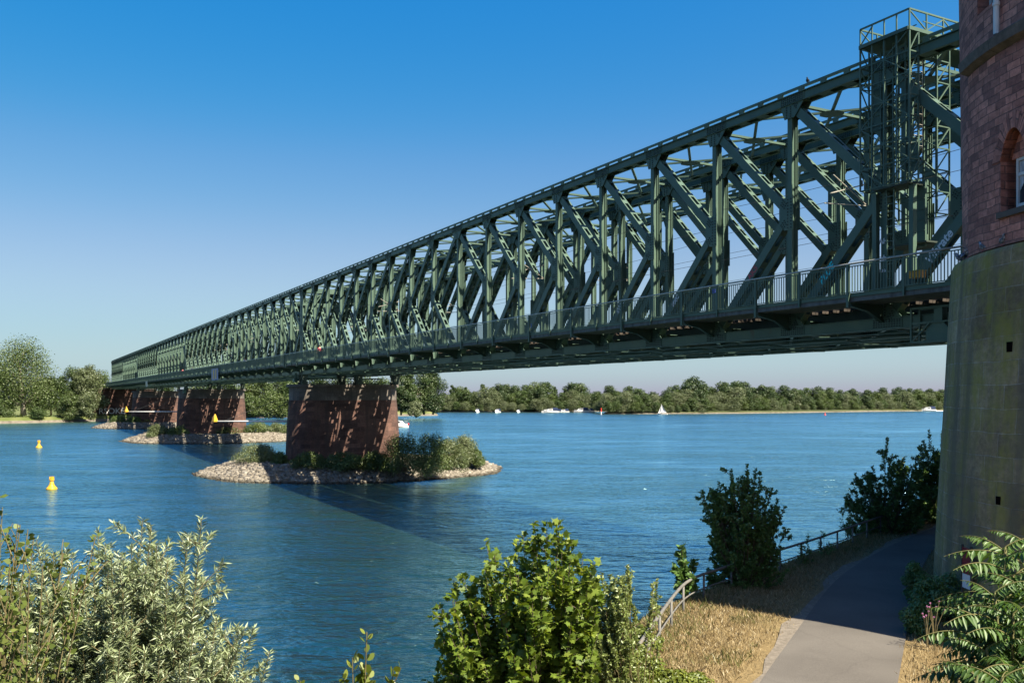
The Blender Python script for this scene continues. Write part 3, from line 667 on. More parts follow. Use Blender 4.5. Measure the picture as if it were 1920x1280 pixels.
# ------------------------------------------------------------------ tower
TC = Vector((19.55, 22.7)); RB, RTOP = 8.20, 7.70
ZL = H + 3.62; ZS = H + 8.42; ZT = PG + 18.2
def ring_band(mb, prof, a0, a1, n, cx=0, cy=0, mi=0, r_uv=7.5, v0=0):
    """sector of a surface of revolution with UVs in metres"""
    base = len(mb.v); va = 0.0; vv = []
    for i, (r, z) in enumerate(prof):
        if i: va += math.hypot(r - prof[i - 1][0], z - prof[i - 1][1])
        vv.append(va + v0)
        for k in range(n + 1):
            a = a0 + (a1 - a0) * k / n; mb.v.append((cx + r * math.cos(a), cy + r * math.sin(a), z))
    for i in range(len(prof) - 1):
        for k in range(n):
            q = [base + i * (n + 1) + k, base + i * (n + 1) + k + 1, base + (i + 1) * (n + 1) + k + 1, base + (i + 1) * (n + 1) + k]
            u0, u1 = (a0 + (a1 - a0) * k / n) * r_uv, (a0 + (a1 - a0) * (k + 1) / n) * r_uv
            mb.f.append(q); mb.m.append(mi); mb.uv.append([(u0, vv[i]), (u1, vv[i]), (u1, vv[i + 1]), (u0, vv[i + 1])]); mb.has_uv = True

tw = thing('bridge_tower', 'round red sandstone bridge tower on a tall mossy stone base', 'tower', (TC.x, TC.y, PG))
mb = MB(); z0 = -1.5
prof = [(RB + 0.14, z0), (RB, 0), (RB - 0.10, 2.0), (RTOP + 0.20, 5.5), (RTOP + 0.06, 8.2), (RTOP + 0.0, ZL - PG - 0.12), (RTOP - 0.04, ZL - PG), (RTOP - 0.5, ZL - PG + 0.1), (5.0, ZL - PG + 0.12)]
ring_band(mb, prof, 0, 2 * math.pi, 120)
mb.build('stone_base', M['base_stone'], tw)
# shaft: recessed at the back, thicker in front under the string course
def cut(me, cutters):
    o = D.objects.new('tmp', me); COL.objects.link(o); cs = []
    for c in cutters:
        co_ = D.objects.new('cut', c); COL.objects.link(co_); cs.append(co_)
        b = o.modifiers.new('b', 'BOOLEAN'); b.operation = 'DIFFERENCE'; b.object = co_; b.solver = 'EXACT'
    dg = bpy.context.evaluated_depsgraph_get(); dg.update()
    m2 = D.meshes.new_from_object(o.evaluated_get(dg)); m2.name = me.name
    for c in cs + [o]: D.objects.remove(c)
    return m2
def ang_for(x, r):
    """angle on the tower (radius r) of the point of its visible face seen at column x"""
    t = (x - 960) / F; d = Vector((t, 1)).normalized(); b = d.dot(TC); c = TC.dot(TC) - r * r
    k = b - math.sqrt(max(0, b * b - c)); p = d * k - TC
    return math.atan2(p.y, p.x), (d * k)
RS = 7.50; RF = 7.60
a_step, _ = ang_for(1815, RF)
mb = MB(); hb = ZL - PG + 0.05; ht = ZT - PG
ring_band(mb, [(RS - 0.10, hb), (RS + 0.02, ht), (RS - 1.0, ht), (RS - 1.0, hb), (RS - 0.10, hb)], 0, 2 * math.pi, 140, v0=13)
shaft = mb.mesh('shaft', M['sandstone'])
# front thickening sector
def sector(r0, r1, za, zb, a0, a1, n, mat, name, v0=13):
    mb = MB()
    ring_band(mb, [(r1, za), (r1, zb)], a0, a1, n, v0=v0)
    ring_band(mb, [(r1, zb), (r0, zb)], a0, a1, n, v0=v0); ring_band(mb, [(r0, za), (r1, za)], a0, a1, n, v0=v0)
    for a in (a0, a1):
        q = [(r0 * math.cos(a), r0 * math.sin(a), za), (r1 * math.cos(a), r1 * math.sin(a), za), (r1 * math.cos(a), r1 * math.sin(a), zb), (r0 * math.cos(a), r0 * math.sin(a), zb)]
        mb.add(q, [(0, 1, 2, 3)], 0, [[(a * 7, za + 5), (a * 7 + 0.3, za + 5), (a * 7 + 0.3, zb + 5), (a * 7, zb + 5)]])
    ring_band(mb, [(r0, za), (r0, zb)], a0, a1, n, v0=v0)
    bm = bmesh.new(); me = mb.mesh(name, mat); bm.from_mesh(me); bmesh.ops.remove_doubles(bm, verts=bm.verts, dist=0.001); bmesh.ops.recalc_face_normals(bm, faces=bm.faces); bm.to_mesh(me); bm.free()
    return me
front = sector(RS - 0.35, RF, hb, ZS - PG, a_step, a_step + R(200), 90, M['sandstone'], 'front_wall')

def arch_cutter(az, zc0, zc1, width, depth, rad, arch=True):
    """window opening cutter at angle az, from zc0 to springing zc1"""
    c, s = math.cos(az), math.sin(az); hw = width / 2
    poly = [(-hw, zc0), (hw, zc0), (hw, zc1)]
    if arch:
        for k in range(1, 8):
            t = k / 8; poly.append((hw * (1 - t) ** 0.85 if t < 1 else 0, zc1 + width * 0.72 * math.sin(t * math.pi / 2)))
        poly.append((0, zc1 + width * 0.72))
        for k in range(7, 0, -1):
            t = k / 8; poly.append((-hw * (1 - t) ** 0.85, zc1 + width * 0.72 * math.sin(t * math.pi / 2)))
    poly.append((-hw, zc1))
    mb = MB(); n = len(poly)
    def P(r, q): return (r * c - q[0] * s, r * s + q[0] * c, q[1])
    vs = [P(rad - depth, q) for q in poly] + [P(rad + 0.6, q) for q in poly]
    fs = [list(range(n))[::-1], list(range(n, 2 * n))] + [(i, (i + 1) % n, n + (i + 1) % n, n + i) for i in range(n)]
    uv = [[(q[0], q[1] + 20) for q in poly]] * 2 + [[(0, poly[i][1] + 20), (0.0, poly[(i + 1) % n][1] + 20), (0.7, poly[(i + 1) % n][1] + 20), (0.7, poly[i][1] + 20)] for i in range(n)]
    mb.add(vs, fs, 0, uv)
    return mb.mesh('cutter', M['sandstone'])
def zpix(x, y, r):
    a, p = ang_for(x, r); Y_ = p.y
    return H - (y - HY) / F * Y_ - PG
aw, _ = ang_for(1900, RF)
# lower arched window
ax1, _ = ang_for(1876, RF)
wz0, wz1 = zpix(1876, 403, RF), zpix(1876, 304, RF)
wwid = 2 * abs(aw - ax1) * RF
wa = aw
cut1 = arch_cutter(wa, wz0, wz1, wwid, 0.62, RF)
front = cut(front, [cut1]); shaft = cut(shaft, [arch_cutter(wa, wz0, wz1, wwid, 0.62, RF)])
# upper window
ua, _ = ang_for(1846, RS)
uz0 = zpix(1846, 17, RS)
shaft = cut(shaft, [arch_cutter(ua, uz0, uz0 + 2.2, 0.95, 0.5, RS, arch=True)])
link('shaft', shaft, tw); link('front_wall', front, tw)
# string course
mb = MB()
ring_band(mb, [(RF - 0.1, ZS - PG - 0.02), (RF + 0.20, ZS - PG + 0.10), (RF + 0.24, ZS - PG + 0.34), (RF + 0.1, ZS - PG + 0.44), (RS - 0.3, ZS - PG + 0.62)], a_step - 0.004, a_step + R(200), 90)
mb.build('string_course', M['pier_cap'], tw)
# coping on top
mb = MB(); ring_band(mb, [(RS - 1.1, ht - 0.1), (RS + 0.35, ht - 0.1), (RS + 0.35, ht + 0.5), (RS - 1.1, ht + 0.5)], 0, 2 * math.pi, 100); mb.build('coping', M['pier_cap'], tw)
# voussoirs round the arched window
mb = MB(); c, s = math.cos(wa), math.sin(wa); hw = wwid / 2
def TP(r, u, z): return Vector((r * c - u * s, r * s + u * c, z))
for sd in (-1, 1):
    prevq = None
    for k in range(0, 9):
        t = k / 8
        u_in = hw * (1 - t) ** 0.85; z_in = wz1 + wwid * 0.72 * math.sin(t * math.pi / 2)
        u_out = (hw + 0.34) * (1 - t) ** 0.85 + 0.0; z_out = wz1 + wwid * 0.72 * math.sin(t * math.pi / 2) + 0.40 * math.sin(t * math.pi / 2)
        q = (sd * u_in, z_in, sd * u_out, z_out)
        if prevq:
            g = 0.06
            a = [(prevq[0] + (q[0] - prevq[0]) * g, prevq[1] + (q[1] - prevq[1]) * g), (prevq[2] + (q[2] - prevq[2]) * g, prevq[3] + (q[3] - prevq[3]) * g), (q[2], q[3]), (q[0], q[1])]
            def rs(u): return math.sqrt(max(0.1, (RF + 0.025) ** 2 - u * u))
            vs = [TP(rs(p[0]), p[0], p[1]) for p in a] + [TP(rs(p[0]) - 0.3, p[0], p[1]) for p in a]
            uvb = rnd.uniform(0, 50)
            fs = [(0, 1, 2, 3), (0, 4, 5, 1), (1, 5, 6, 2), (2, 6, 7, 3), (3, 7, 4, 0)]
            mb.add(vs, fs, 0, [[(uvb + 0.1, uvb * 0.3), (uvb + 0.3, uvb * 0.3), (uvb + 0.3, uvb * 0.3 + 0.1), (uvb + 0.1, uvb * 0.3 + 0.1)]] * 5)
        prevq = q
mb.build('arch_stones', M['sandstone'], tw)
# window in the arch
def tower_window(wa, rad, z0_, z1_, w_, name='window'):
    c, s = math.cos(wa), math.sin(wa)
    ex, ey, ez = Vector((-s, c, 0)), Vector((c, s, 0)), Vector((0, 0, 1))
    base = ey * rad
    mb = MB(); fw = 0.075; zc = (z0_ + z1_) / 2; hh = (z1_ - z0_) / 2
    for u in (-w_ / 2 + fw / 2, 0, w_ / 2 - fw / 2): mb.obox(base + ex * u + ez * zc, ex * fw / 2, ey * 0.04, ez * hh)
    for z in (z0_ + fw / 2, z1_ - fw / 2, z0_ + (z1_ - z0_) * 0.66): mb.obox(base + ex * 0 + ez * z, ex * (w_ / 2 - fw - 0.002), ey * 0.036, ez * fw / 2)
    win = mb.build(name, M['white'], tw)
    mb = MB(); mb.obox(base - ey * 0.012 + ez * zc, ex * (w_ / 2 - 0.02), ey * 0.004, ez * (hh - 0.02)); mb.build('pane', M['glass_dark'], win)
    # gathered net curtain, just behind the clear upper pane edge
    mb = MB(); n = 30; vs = []
    for k in range(n + 1):
        u = -w_ / 2 + 0.09 + (w_ - 0.18) * k / n; off = 0.012 + 0.006 * math.sin(k * 1.9)
        zb = z0_ + hh * (0.62 + 0.5 * abs(math.sin(2.2 * k / n)))
        vs += [base + ex * u + ey * off * 0.6 + ez * zb, base + ex * u + ey * off * 0.6 + ez * (z1_ - 0.09)]
    mb.add(vs, [(2 * k, 2 * k + 1, 2 * k + 3, 2 * k + 2) for k in range(n)]); mb.build('curtain', M['curtain'], win)
    return win
tower_window(wa, RF - 0.36, wz0 + 0.16, wz1 + 0.05, wwid - 0.30)
# stone lintel and infill above the window
c, s = math.cos(wa), math.sin(wa); mb = MB()
vs = []; lr = RF - 0.30
q = [(-hw + 0.01, wz1 + 0.05), (hw - 0.01, wz1 + 0.05), (hw * 0.75, wz1 + wwid * 0.45), (0, wz1 + wwid * 0.9), (-hw * 0.75, wz1 + wwid * 0.45)]
mb.add([TP(lr, u, z) for u, z in q] + [TP(lr - 0.25, u, z) for u, z in q], [(0, 1, 2, 3, 4), (0, 5, 6, 1)], 0, [[(u, z) for u, z in q], [(0, 0), (0, .2), (1, .2), (1, 0)]])
mb.build('arch_infill', M['sandstone'], tw)
mb = MB(); mb.obox(TP(RF - 0.22, 0, wz0 - 0.03), Vector((-s, c, 0)) * (hw + 0.04), Vector((c, s, 0)) * 0.30, (0, 0, 0.07)); mb.build('window_sill', M['pier_cap'], tw)
tower_window(ua, RS - 0.34, uz0 + 0.1, uz0 + 2.1, 0.8)
# downpipe with brackets above the string course
pa, _ = ang_for(1868, RS + 0.1)
mb = MB(); px, py = (RS + 0.10) * math.cos(pa), (RS + 0.10) * math.sin(pa)
mb.tube([(px, py, ZS - PG + 0.5), (px, py, ht - 0.2)], 0.068, 12)
for z in (ZS - PG + 1.2, ZS - PG + 3.3, ZS - PG + 5.4): mb.lathe([(0.085, 0), (0.085, 0.08)], 12, (px, py, z))
mb.build('downpipe', M['white'], tw, smooth=False)
# small drain holes in the base, flat blocks with the recess shade painted black
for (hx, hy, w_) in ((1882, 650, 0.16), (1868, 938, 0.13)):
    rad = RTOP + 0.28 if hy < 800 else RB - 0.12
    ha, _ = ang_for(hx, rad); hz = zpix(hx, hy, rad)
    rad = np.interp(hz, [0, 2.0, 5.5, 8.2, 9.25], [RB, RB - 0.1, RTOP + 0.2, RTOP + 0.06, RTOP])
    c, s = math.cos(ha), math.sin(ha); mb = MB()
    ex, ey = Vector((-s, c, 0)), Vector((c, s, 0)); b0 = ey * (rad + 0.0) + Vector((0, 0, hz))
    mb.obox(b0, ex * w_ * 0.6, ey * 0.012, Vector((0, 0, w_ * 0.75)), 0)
    mb.build('drain_hole', M['hole_shade'], tw)
# info board at the tower foot
ba, bp = ang_for(1822, RB); bz = zpix(1822, 1068, RB)
c, s = math.cos(ba), math.sin(ba); ex, ey, ez = Vector((-s, c, 0)), Vector((c, s, 0)), Vector((0, 0, 1))
bo = Vector((TC.x, TC.y, PG)) + ey * (RB + 0.12) + ez * bz
sb = thing('info_board', 'dark red and white notice board on the foot of the tower', 'sign', bo)
mb = MB(); mb.obox((0, 0, 0.22), ex * 0.19, ey * 0.015, ez * 0.32); mb.build('red_panel', M['darkred'], sb)
mb = MB(); mb.obox((0, 0, -0.28), ex * 0.19, ey * 0.015, ez * 0.175); mb.build('white_panel', M['white'], sb)
mb = MB()
for u in (-1, 1): mb.obox(ex * u * 0.21, ex * 0.015, ey * 0.03, ez * 0.6)
mb.build('frame', M['wire'], sb)

# ------------------------------------------------------------------ bridge
P_ = 5.2; W0 = 31.1; SPAN = 18 * P_; S0 = (12.82 - 9) * P_
ZB = H + 2.70      # underside of the bottom chord
p = (SPAN - 0.7) / 18
YN = [0.35 + p * k for k in range(19)]
zt = H + 13.50 - ZB; zm = H + 8.35 - ZB; zb = 0.24
TW = 5.04          # truss spacing
DKW = 'steel'

def gusset_rivets(mb, x, cells, sgn, r=0.026):
    for (y, z) in cells:
        mb.obox((x + sgn * 0.014, y, z), (0.015, 0, 0), (0, r, 0), (0, 0, r), 1)

def chord_mesh(name, top):
    mb = MB(); h = 0.21 if top else 0.235; zc = zt if top else zb; y0, y1 = YN[0] - 0.25, YN[-1] + 0.25; yc = (y0 + y1) / 2; hl = (y1 - y0) / 2
    for sx in (-1, 1):
        mb.obox((sx * 0.22, yc, zc), (0.018, 0, 0), (0, hl, 0), (0, 0, h))
        for sz in (-1, 1): mb.obox((sx * 0.26, yc, zc + sz * (h - 0.012)), (0.075, 0, 0), (0, hl, 0), (0, 0, 0.011))
    if top: mb.obox((0, yc, zc + h + 0.014), (0.30, 0, 0), (0, hl, 0), (0, 0, 0.012))
    # battens across the open side
    for k in range(18):
        for q in (0.12, 0.37, 0.62, 0.87):
            y = YN[k] + p * q
            mb.obox((0, y, zc - h + 0.03), (0.195, 0, 0), (0, 0.30, 0), (0, 0, 0.010))
            if not top: mb.obox((0, y, zc + h - 0.03), (0.195, 0, 0), (0, 0.30, 0), (0, 0, 0.010))
    for k in range(19):
        y = YN[k]; sg = 0 if k == 9 else (1 if k < 9 else -1)     # side on which the diagonal leaves
        for sx in (-1, 1):
            if top:
                yl, yr = (0.95 if sg <= 0 else 0.55), (0.95 if sg >= 0 else 0.55)
                # the outgoing diagonal leaves towards the nearer support
                L_, R_ = (0.92, 0.50) if k < 9 else ((0.50, 0.92) if k > 9 else (0.92, 0.92))
                poly = [(y - L_, zc + h - 0.03), (y + R_, zc + h - 0.03), (y + R_, zc - h), (y + 0.25 + 0.1 * (R_ > .6), zc - h - 0.62), (y - 0.25 - 0.1 * (L_ > .6), zc - h - 0.62), (y - L_, zc - h)]
            else:
                L_, R_ = (0.92, 0.50) if k < 9 else ((0.50, 0.92) if k > 9 else (0.92, 0.92))
                poly = [(y - L_, zc - h + 0.03), (y - L_, zc + h), (y - 0.30, zc + h + 0.62), (y + 0.30, zc + h + 0.62), (y + R_, zc + h), (y + R_, zc - h + 0.03)]
            mb.prism(poly, sx * 0.241, sx * 0.265, 'x')
            cells = [(y + dy, zc + dz) for dy in np.arange(-L_ + 0.1, R_ - 0.02, 0.125) for dz in (-0.13, -0.04, 0.05, 0.13)]
            sgz = -1 if top else 1
            cells += [(y + dy, zc + sgz * (h + d_)) for dy in (-0.12, 0.12) for d_ in (0.1, 0.21, 0.32, 0.43, 0.54)]
            dd = -1 if k < 9 else 1
            if k != 9: cells += [(y + dd * (0.28 + 0.09 * a + 0.03 * b), zc + sgz * (h + 0.04 + 0.1 * a - 0.09 * b)) for a in range(3) for b in range(3)]
            gusset_rivets(mb, sx * 0.265, cells, sx)
    return mb.mesh(name, [M['steel'], M['rivet']])

def post_mesh(heavy=False):
    mb = MB(); z0, z1 = zb + 0.2, zt - 0.2; fx = 0.18; wy = 0.135 if not heavy else 0.26
    for sx in (-1, 1): mb.obox((sx * fx, 0, (z0 + z1) / 2), (0.014, 0, 0), (0, wy, 0), (0, 0, (z1 - z0) / 2))
    mb.obox((0, 0, (z0 + z1) / 2), (fx - 0.015, 0, 0), (0, 0.014, 0), (0, 0, (z1 - z0) / 2))
    for sx in (-1, 1):
        for sy in (-1, 1): mb.obox((sx * (fx - 0.05), sy * 0.05, (z0 + z1) / 2), (0.03, 0, 0), (0, 0.03, 0), (0, 0, (z1 - z0) / 2 - 0.01))
    if heavy:
        for z in np.arange(z0 + 0.6, z1, 1.3):
            for sy in (-1, 1): mb.obox((0, sy * 0.26, z), (fx - 0.02, 0, 0), (0, 0.012, 0), (0, 0, 0.16))
    return mb.mesh('post', M['steel'])

def gusset_mesh(sg):
    """mid-height plate; the diagonals come in from the side sg (+y or -y)"""
    mb = MB()
    poly = [(-sg * 0.22, -0.75), (sg * 0.30, -0.75), (sg * 0.62, -0.40), (sg * 0.62, 0.40), (sg * 0.30, 0.75), (-sg * 0.22, 0.75)]
    for sx in (-1, 1):
        mb.prism(poly, sx * 0.211, sx * 0.232, 'x')
        cells = [(sg * (0.30 + 0.1 * a - 0.06 * b), dz * (0.28 + 0.09 * a + 0.10 * b)) for a in range(3) for b in range(3) for dz in (-1, 1)]
        cells += [(sg * d_, z) for d_ in (-0.12, 0.08) for z in np.arange(-0.65, 0.7, 0.145)]
        gusset_rivets(mb, sx * 0.232, cells, sx)
    return mb.mesh('gusset_plate', [M['steel'], M['rivet']])

def diag_mesh(pa, pb):
    """laced box member from pa to pb in the plane x = 0"""
    mb = MB(); a, b = Vector((0, *pa)), Vector((0, *pb)); t = (b - a); L_ = t.length; t.normalize(); m_ = Vector((1, 0, 0)).cross(t); c_ = (a + b) / 2
    dep = 0.20; ex = Vector((1, 0, 0))
    for sx in (-1, 1):
        mb.obox(c_ + ex * sx * 0.19, ex * 0.012, t * L_ / 2, m_ * dep)
        for sm in (-1, 1): mb.obox(c_ + ex * sx * 0.145 + m_ * sm * (dep - 0.011), ex * 0.032, t * L_ / 2, m_ * 0.010)
    n = max(4, int(L_ / 1.05)); 
    for k in range(n + 1):
        q = a + t * (0.45 + (L_ - 0.9) * k / n)
        for sm in (-1, 1): mb.obox(q + m_ * sm * (dep - 0.011), ex * 0.112, t * 0.17, m_ * 0.009)
    return mb.mesh('diagonal', M['steel'])

root = thing('truss_span', 'nearest span of the front truss bridge, between round tower and first pier', 'bridge span', br(W0, S0, ZB), TH, 'steel truss spans of the railway bridge')
CM = {root.name: []}
def part(name, me, loc=(0, 0, 0), parent=None, rotz=0.0):
    o = link(name, me, parent or root, loc, rotz); CM.setdefault((parent or root).name, []).append(o); return o

tc_me, bc_me = chord_mesh('top_chord', True), chord_mesh('bottom_chord', False)
post_me, post_h = post_mesh(), post_mesh(True)
gus = {1: gusset_mesh(1), -1: gusset_mesh(-1)}
ztd, zbd = zt - 0.42, zb + 0.42
dg_up = {1: diag_mesh((p - 0.30, ztd), (0.38, zm + 0.33)), -1: diag_mesh((-p + 0.30, ztd), (-0.38, zm + 0.33))}
dg_lo = {1: diag_mesh((0.38, zm - 0.33), (p - 0.30, zbd)), -1: diag_mesh((-0.38, zm - 0.33), (-p + 0.30, zbd))}
for tx in (0, TW):
    part('top_chord', tc_me, (tx, 0, 0)); part('bottom_chord', bc_me, (tx, 0, 0))
    for k in range(19):
        o = part('post', post_h if k in (0, 18) else post_me, (tx, YN[k], 0))
        if k != 9:
            sg = 1 if k < 9 else -1
            part('gusset_plate', gus[sg], (0, 0, zm), o)
            part('diagonal', dg_up[sg], (tx, YN[k], 0)); part('diagonal', dg_lo[sg], (tx, YN[k], 0))
# inspection rail on short blocks above the near top chord
for tx in (0, TW):
    mb = MB(); yc = (YN[0] + YN[-1]) / 2
    mb.obox((-0.12, yc, zt + 0.47), (0.05, 0, 0), (0, SPAN / 2 - 0.15, 0), (0, 0, 0.055))
    for k in range(18 * 4):
        y = YN[0] + p * (k + 0.5) / 4; mb.obox((-0.12, y, zt + 0.325), (0.05, 0, 0), (0, 0.15, 0), (0, 0, 0.088))
    part('inspection_rail', mb.mesh('inspection_rail', M['steel']), (tx, 0, 0))
# top bracing: strut with a cross of braces centred on it
mb = MB()
mb.beam((0.26, 0, zt - 0.12), (TW - 0.26, 0, zt - 0.12), 0.20, 0.11)
for sy in (-1, 1):
    mb.beam((0.26, -sy * p * 0.5, zt - 0.10), (TW - 0.26, sy * p * 0.5, zt - 0.12 - 0.004 * sy), 0.14, 0.09)
mb.prism([(TW / 2 - 0.55, -0.22), (TW / 2 - 0.22, -0.55), (TW / 2 + 0.22, -0.55), (TW / 2 + 0.55, -0.22), (TW / 2 + 0.55, 0.22), (TW / 2 + 0.22, 0.55), (TW / 2 - 0.22, 0.55), (TW / 2 - 0.55, 0.22)], zt - 0.195, zt - 0.185, 'z')
tb = mb.mesh('top_brace', M['steel'])
for k in range(1, 18): part('top_brace', tb, (0, YN[k], 0))
# portal frames at the span ends
mb = MB()
mb.box(0.26, TW - 0.26, -0.16, 0.16, zt - 0.5, zt + 0.1)
mb.box(0.18, TW - 0.18, -0.05, 0.05, zt - 2.2, zt - 1.75)
for sx, x0 in ((1, 0.18), (-1, TW - 0.18)):
    mb.prism([(x0, zt - 4.2), (x0 + sx * 0.25, zt - 3.6), (x0 + sx * 0.75, zt - 2.7), (x0 + sx * 1.5, zt - 2.21), (x0, zt - 2.21)], -0.02, 0.02, 'y')
    mb.beam((x0, 0, zt - 1.75), (x0 + sx * TW * 0.44, 0, zt - 0.55), 0.10, 0.12)
    mb.beam((x0 + sx * 1.4, 0, zt - 1.75), (x0 + sx * 2.2, 0, zt - 0.55), 0.10, 0.10)
pf = mb.mesh('portal_frame', M['steel'])
for k in (0, 18): part('portal_frame', pf, (0, YN[k], 0))
# floor
mb = MB()
mb.box(0.26, TW - 0.26, -0.015, 0.015, 0.10, 0.72); mb.box(0.26, TW - 0.26, -0.14, 0.14, 0.07, 0.097); mb.box(0.26, TW - 0.26, -0.14, 0.14, 0.722, 0.75)
fb = mb.mesh('floor_beam', M['steel'])
for k in range(19): part('floor_beam', fb, (0, YN[k], 0))
mb = MB()
for x in (TW / 2 - 0.85, TW / 2 + 0.85):
    mb.box(x - 0.012, x + 0.012, 0, SPAN, 0.42, 1.055); mb.box(x - 0.11, x + 0.11, 0, SPAN, 0.40, 0.418); mb.box(x - 0.11, x + 0.11, 0, SPAN, 1.057, 1.077)
part('stringers', mb.mesh('stringers', M['steel_dark']))
mb = MB()
for k in range(int(SPAN / 0.62)):
    y = 0.3 + 0.62 * k; mb.box(TW / 2 - 1.25, TW / 2 + 1.25, y - 0.13, y + 0.13, 1.08, 1.20)
o = part('sleepers', mb.mesh('sleepers', M['sleeper'])); o['kind'] = 'stuff'
for sx in (-1, 1):
    mb = MB(); x = TW / 2 + sx * 0.75
    mb.box(x - 0.06, x + 0.06, 0, SPAN, 1.203, 1.225); mb.box(x - 0.012, x + 0.012, 0, SPAN, 1.226, 1.33); mb.box(x - 0.035, x + 0.035, 0, SPAN, 1.331, 1.37)
    part('running_rail', mb.mesh('running_rail', M['rail_steel']))
# checker plate strips beside the track
mb = MB()
for x0_, x1_ in ((0.30, 1.10), (TW - 1.10, TW - 0.30), (TW / 2 - 0.66, TW / 2 + 0.66)): mb.box(x0_, x1_, 0.1, SPAN - 0.1, 1.215, 1.235)
part('deck_plates', mb.mesh('deck_plates', M['steel_dark']))
mb = MB()   # lower lateral bracing
mb.beam((0.26, 0.3, 0.03), (TW - 0.26, p - 0.3, 0.03), 0.12, 0.05); mb.beam((TW - 0.26, 0.3, -0.03), (0.26, p - 0.3, -0.03), 0.12, 0.05)
for f_ in (0.28, 0.72): mb.beam((TW * f_, 0.1, -0.03), (TW * f_, p - 0.1, -0.03), 0.16, 0.05)
bb = mb.mesh('bottom_brace', M['steel'])
for k in range(18): part('bottom_brace', bb, (0, YN[k], 0))

# cantilevered footway on the near side
xo = -2.2; zr = H + 5.22 - ZB; zd = H + 3.95 - ZB
mb = MB(); mb.box(xo + 0.03, -0.27, 0.0, SPAN, zd - 0.22, zd)
part('footway_slab', mb.mesh('footway_slab', M['concrete']))
mb = MB(); mb.box(xo - 0.012, xo + 0.025, 0.0, SPAN, zd - 0.04, zd + 0.12)
part('kerb_plate', mb.mesh('kerb_plate', M['steel']))
mb = MB()
mb.prism([(xo + 0.05, zd - 0.24), (-0.24, zd - 0.24), (-0.24, zd - 0.95), (-0.5, zd - 0.86), (-1.2, zd - 0.52), (xo + 0.05, zd - 0.36)], -0.02, 0.02, 'y')
mb.prism([(xo + 0.05, zd - 0.36), (-1.2, zd - 0.52), (-0.5, zd - 0.86), (-0.24, zd - 0.95), (-0.24, zd - 0.98), (-0.5, zd - 0.89), (-1.2, zd - 0.55), (xo + 0.05, zd - 0.39)], -0.09, 0.09, 'y')
bk_me = mb.mesh('bracket', M['steel'])
for k in range(19): part('bracket', bk_me, (0, YN[k], 0))
mb = MB(); mb.box(-0.05, 0.05, -0.06, 0.06, H + 3.50 - ZB, zr - 0.03); lp_me = mb.mesh('railing_post', M['steel'])
mb = MB(); mb.box(-0.035, 0.035, -0.04, 0.04, zd - 0.20, zr - 0.03); sp_me = mb.mesh('railing_post', M['steel'])
for k in range(19):
    part('railing_post', lp_me, (xo - 0.065, YN[k], 0))
    if k < 18: part('railing_post', sp_me, (xo - 0.05, YN[k] + p / 2, 0))
mb = MB(); nb = 38
for i in range(nb):
    y = p * (i + 0.5) / nb
    if abs(y - p / 2) < 0.06: continue
    mb.box(-0.011, 0.011, y - 0.018, y + 0.018, zd + 0.165, zr - 0.125)
for (q0, q1) in ((0.07, p / 2 - 0.05), (p / 2 + 0.05, p - 0.07)):
    mb.box(-0.022, 0.022, q0, q1, zd + 0.13, zd + 0.163); mb.box(-0.022, 0.022, q0, q1, zr - 0.123, zr - 0.085)
rp_me = mb.mesh('railing_panel', M['steel'])
for k in range(18): part('railing_panel', rp_me, (xo - 0.06, YN[k], 0))
mb = MB(); mb.tube([(xo - 0.06, y, zr) for y in np.linspace(0.0, SPAN, 19)], 0.04, 8)
part('handrail', mb.mesh('handrail', M['galv'], smooth=True))
# catenary brackets
mb = MB()
mb.tube([(TW - 0.2, 0, zm + 1.9), (TW / 2 - 0.1, 0, zm + 1.2)], 0.03, 6); mb.tube([(TW - 0.2, 0, zm + 0.9), (TW / 2 + 0.1, 0, zm + 2.1)], 0.03, 6)
mb.tube([(TW - 0.2, 0, zm + 0.85), (TW / 2 - 0.5, 0, zm + 0.7)], 0.03, 6)
for q in range(6): mb.lathe([(0.03, 0), (0.075, 0.02), (0.03, 0.05)], 8, (TW - 0.5, 0, zm + 1.75 + 0.05 * q))
cb_me = mb.mesh('catenary_bracket', M['galv'])
for k in (2, 8, 14): part('catenary_bracket', cb_me, (0, YN[k], 0))

FOOT = ('footway_slab', 'kerb_plate', 'bracket', 'railing_post', 'railing_panel', 'handrail')
names = ['first and second piers', 'second and third piers', 'third pier and far bank']
offs2 = (37.66 - 31.1, -0.4 * P_)
ordn = ['second', 'third', 'farthest']
spans = [root]
for i in range(4):
    if i:
        c_ = copy_tree(root, CM); c_.location = br(W0, S0 + SPAN * i, ZB)
        c_['label'] = '%s span of the front truss bridge, between %s' % (ordn[i - 1], names[i - 1]); spans.append(c_)
    c2 = copy_tree(root, CM, FOOT); c2.location = br(W0 + offs2[0], S0 + SPAN * i + offs2[1], ZB)
    c2['label'] = '%s span of the rear truss bridge, between %s' % ((['nearest'] + ordn)[i], (['round tower and first pier'] + names)[i])

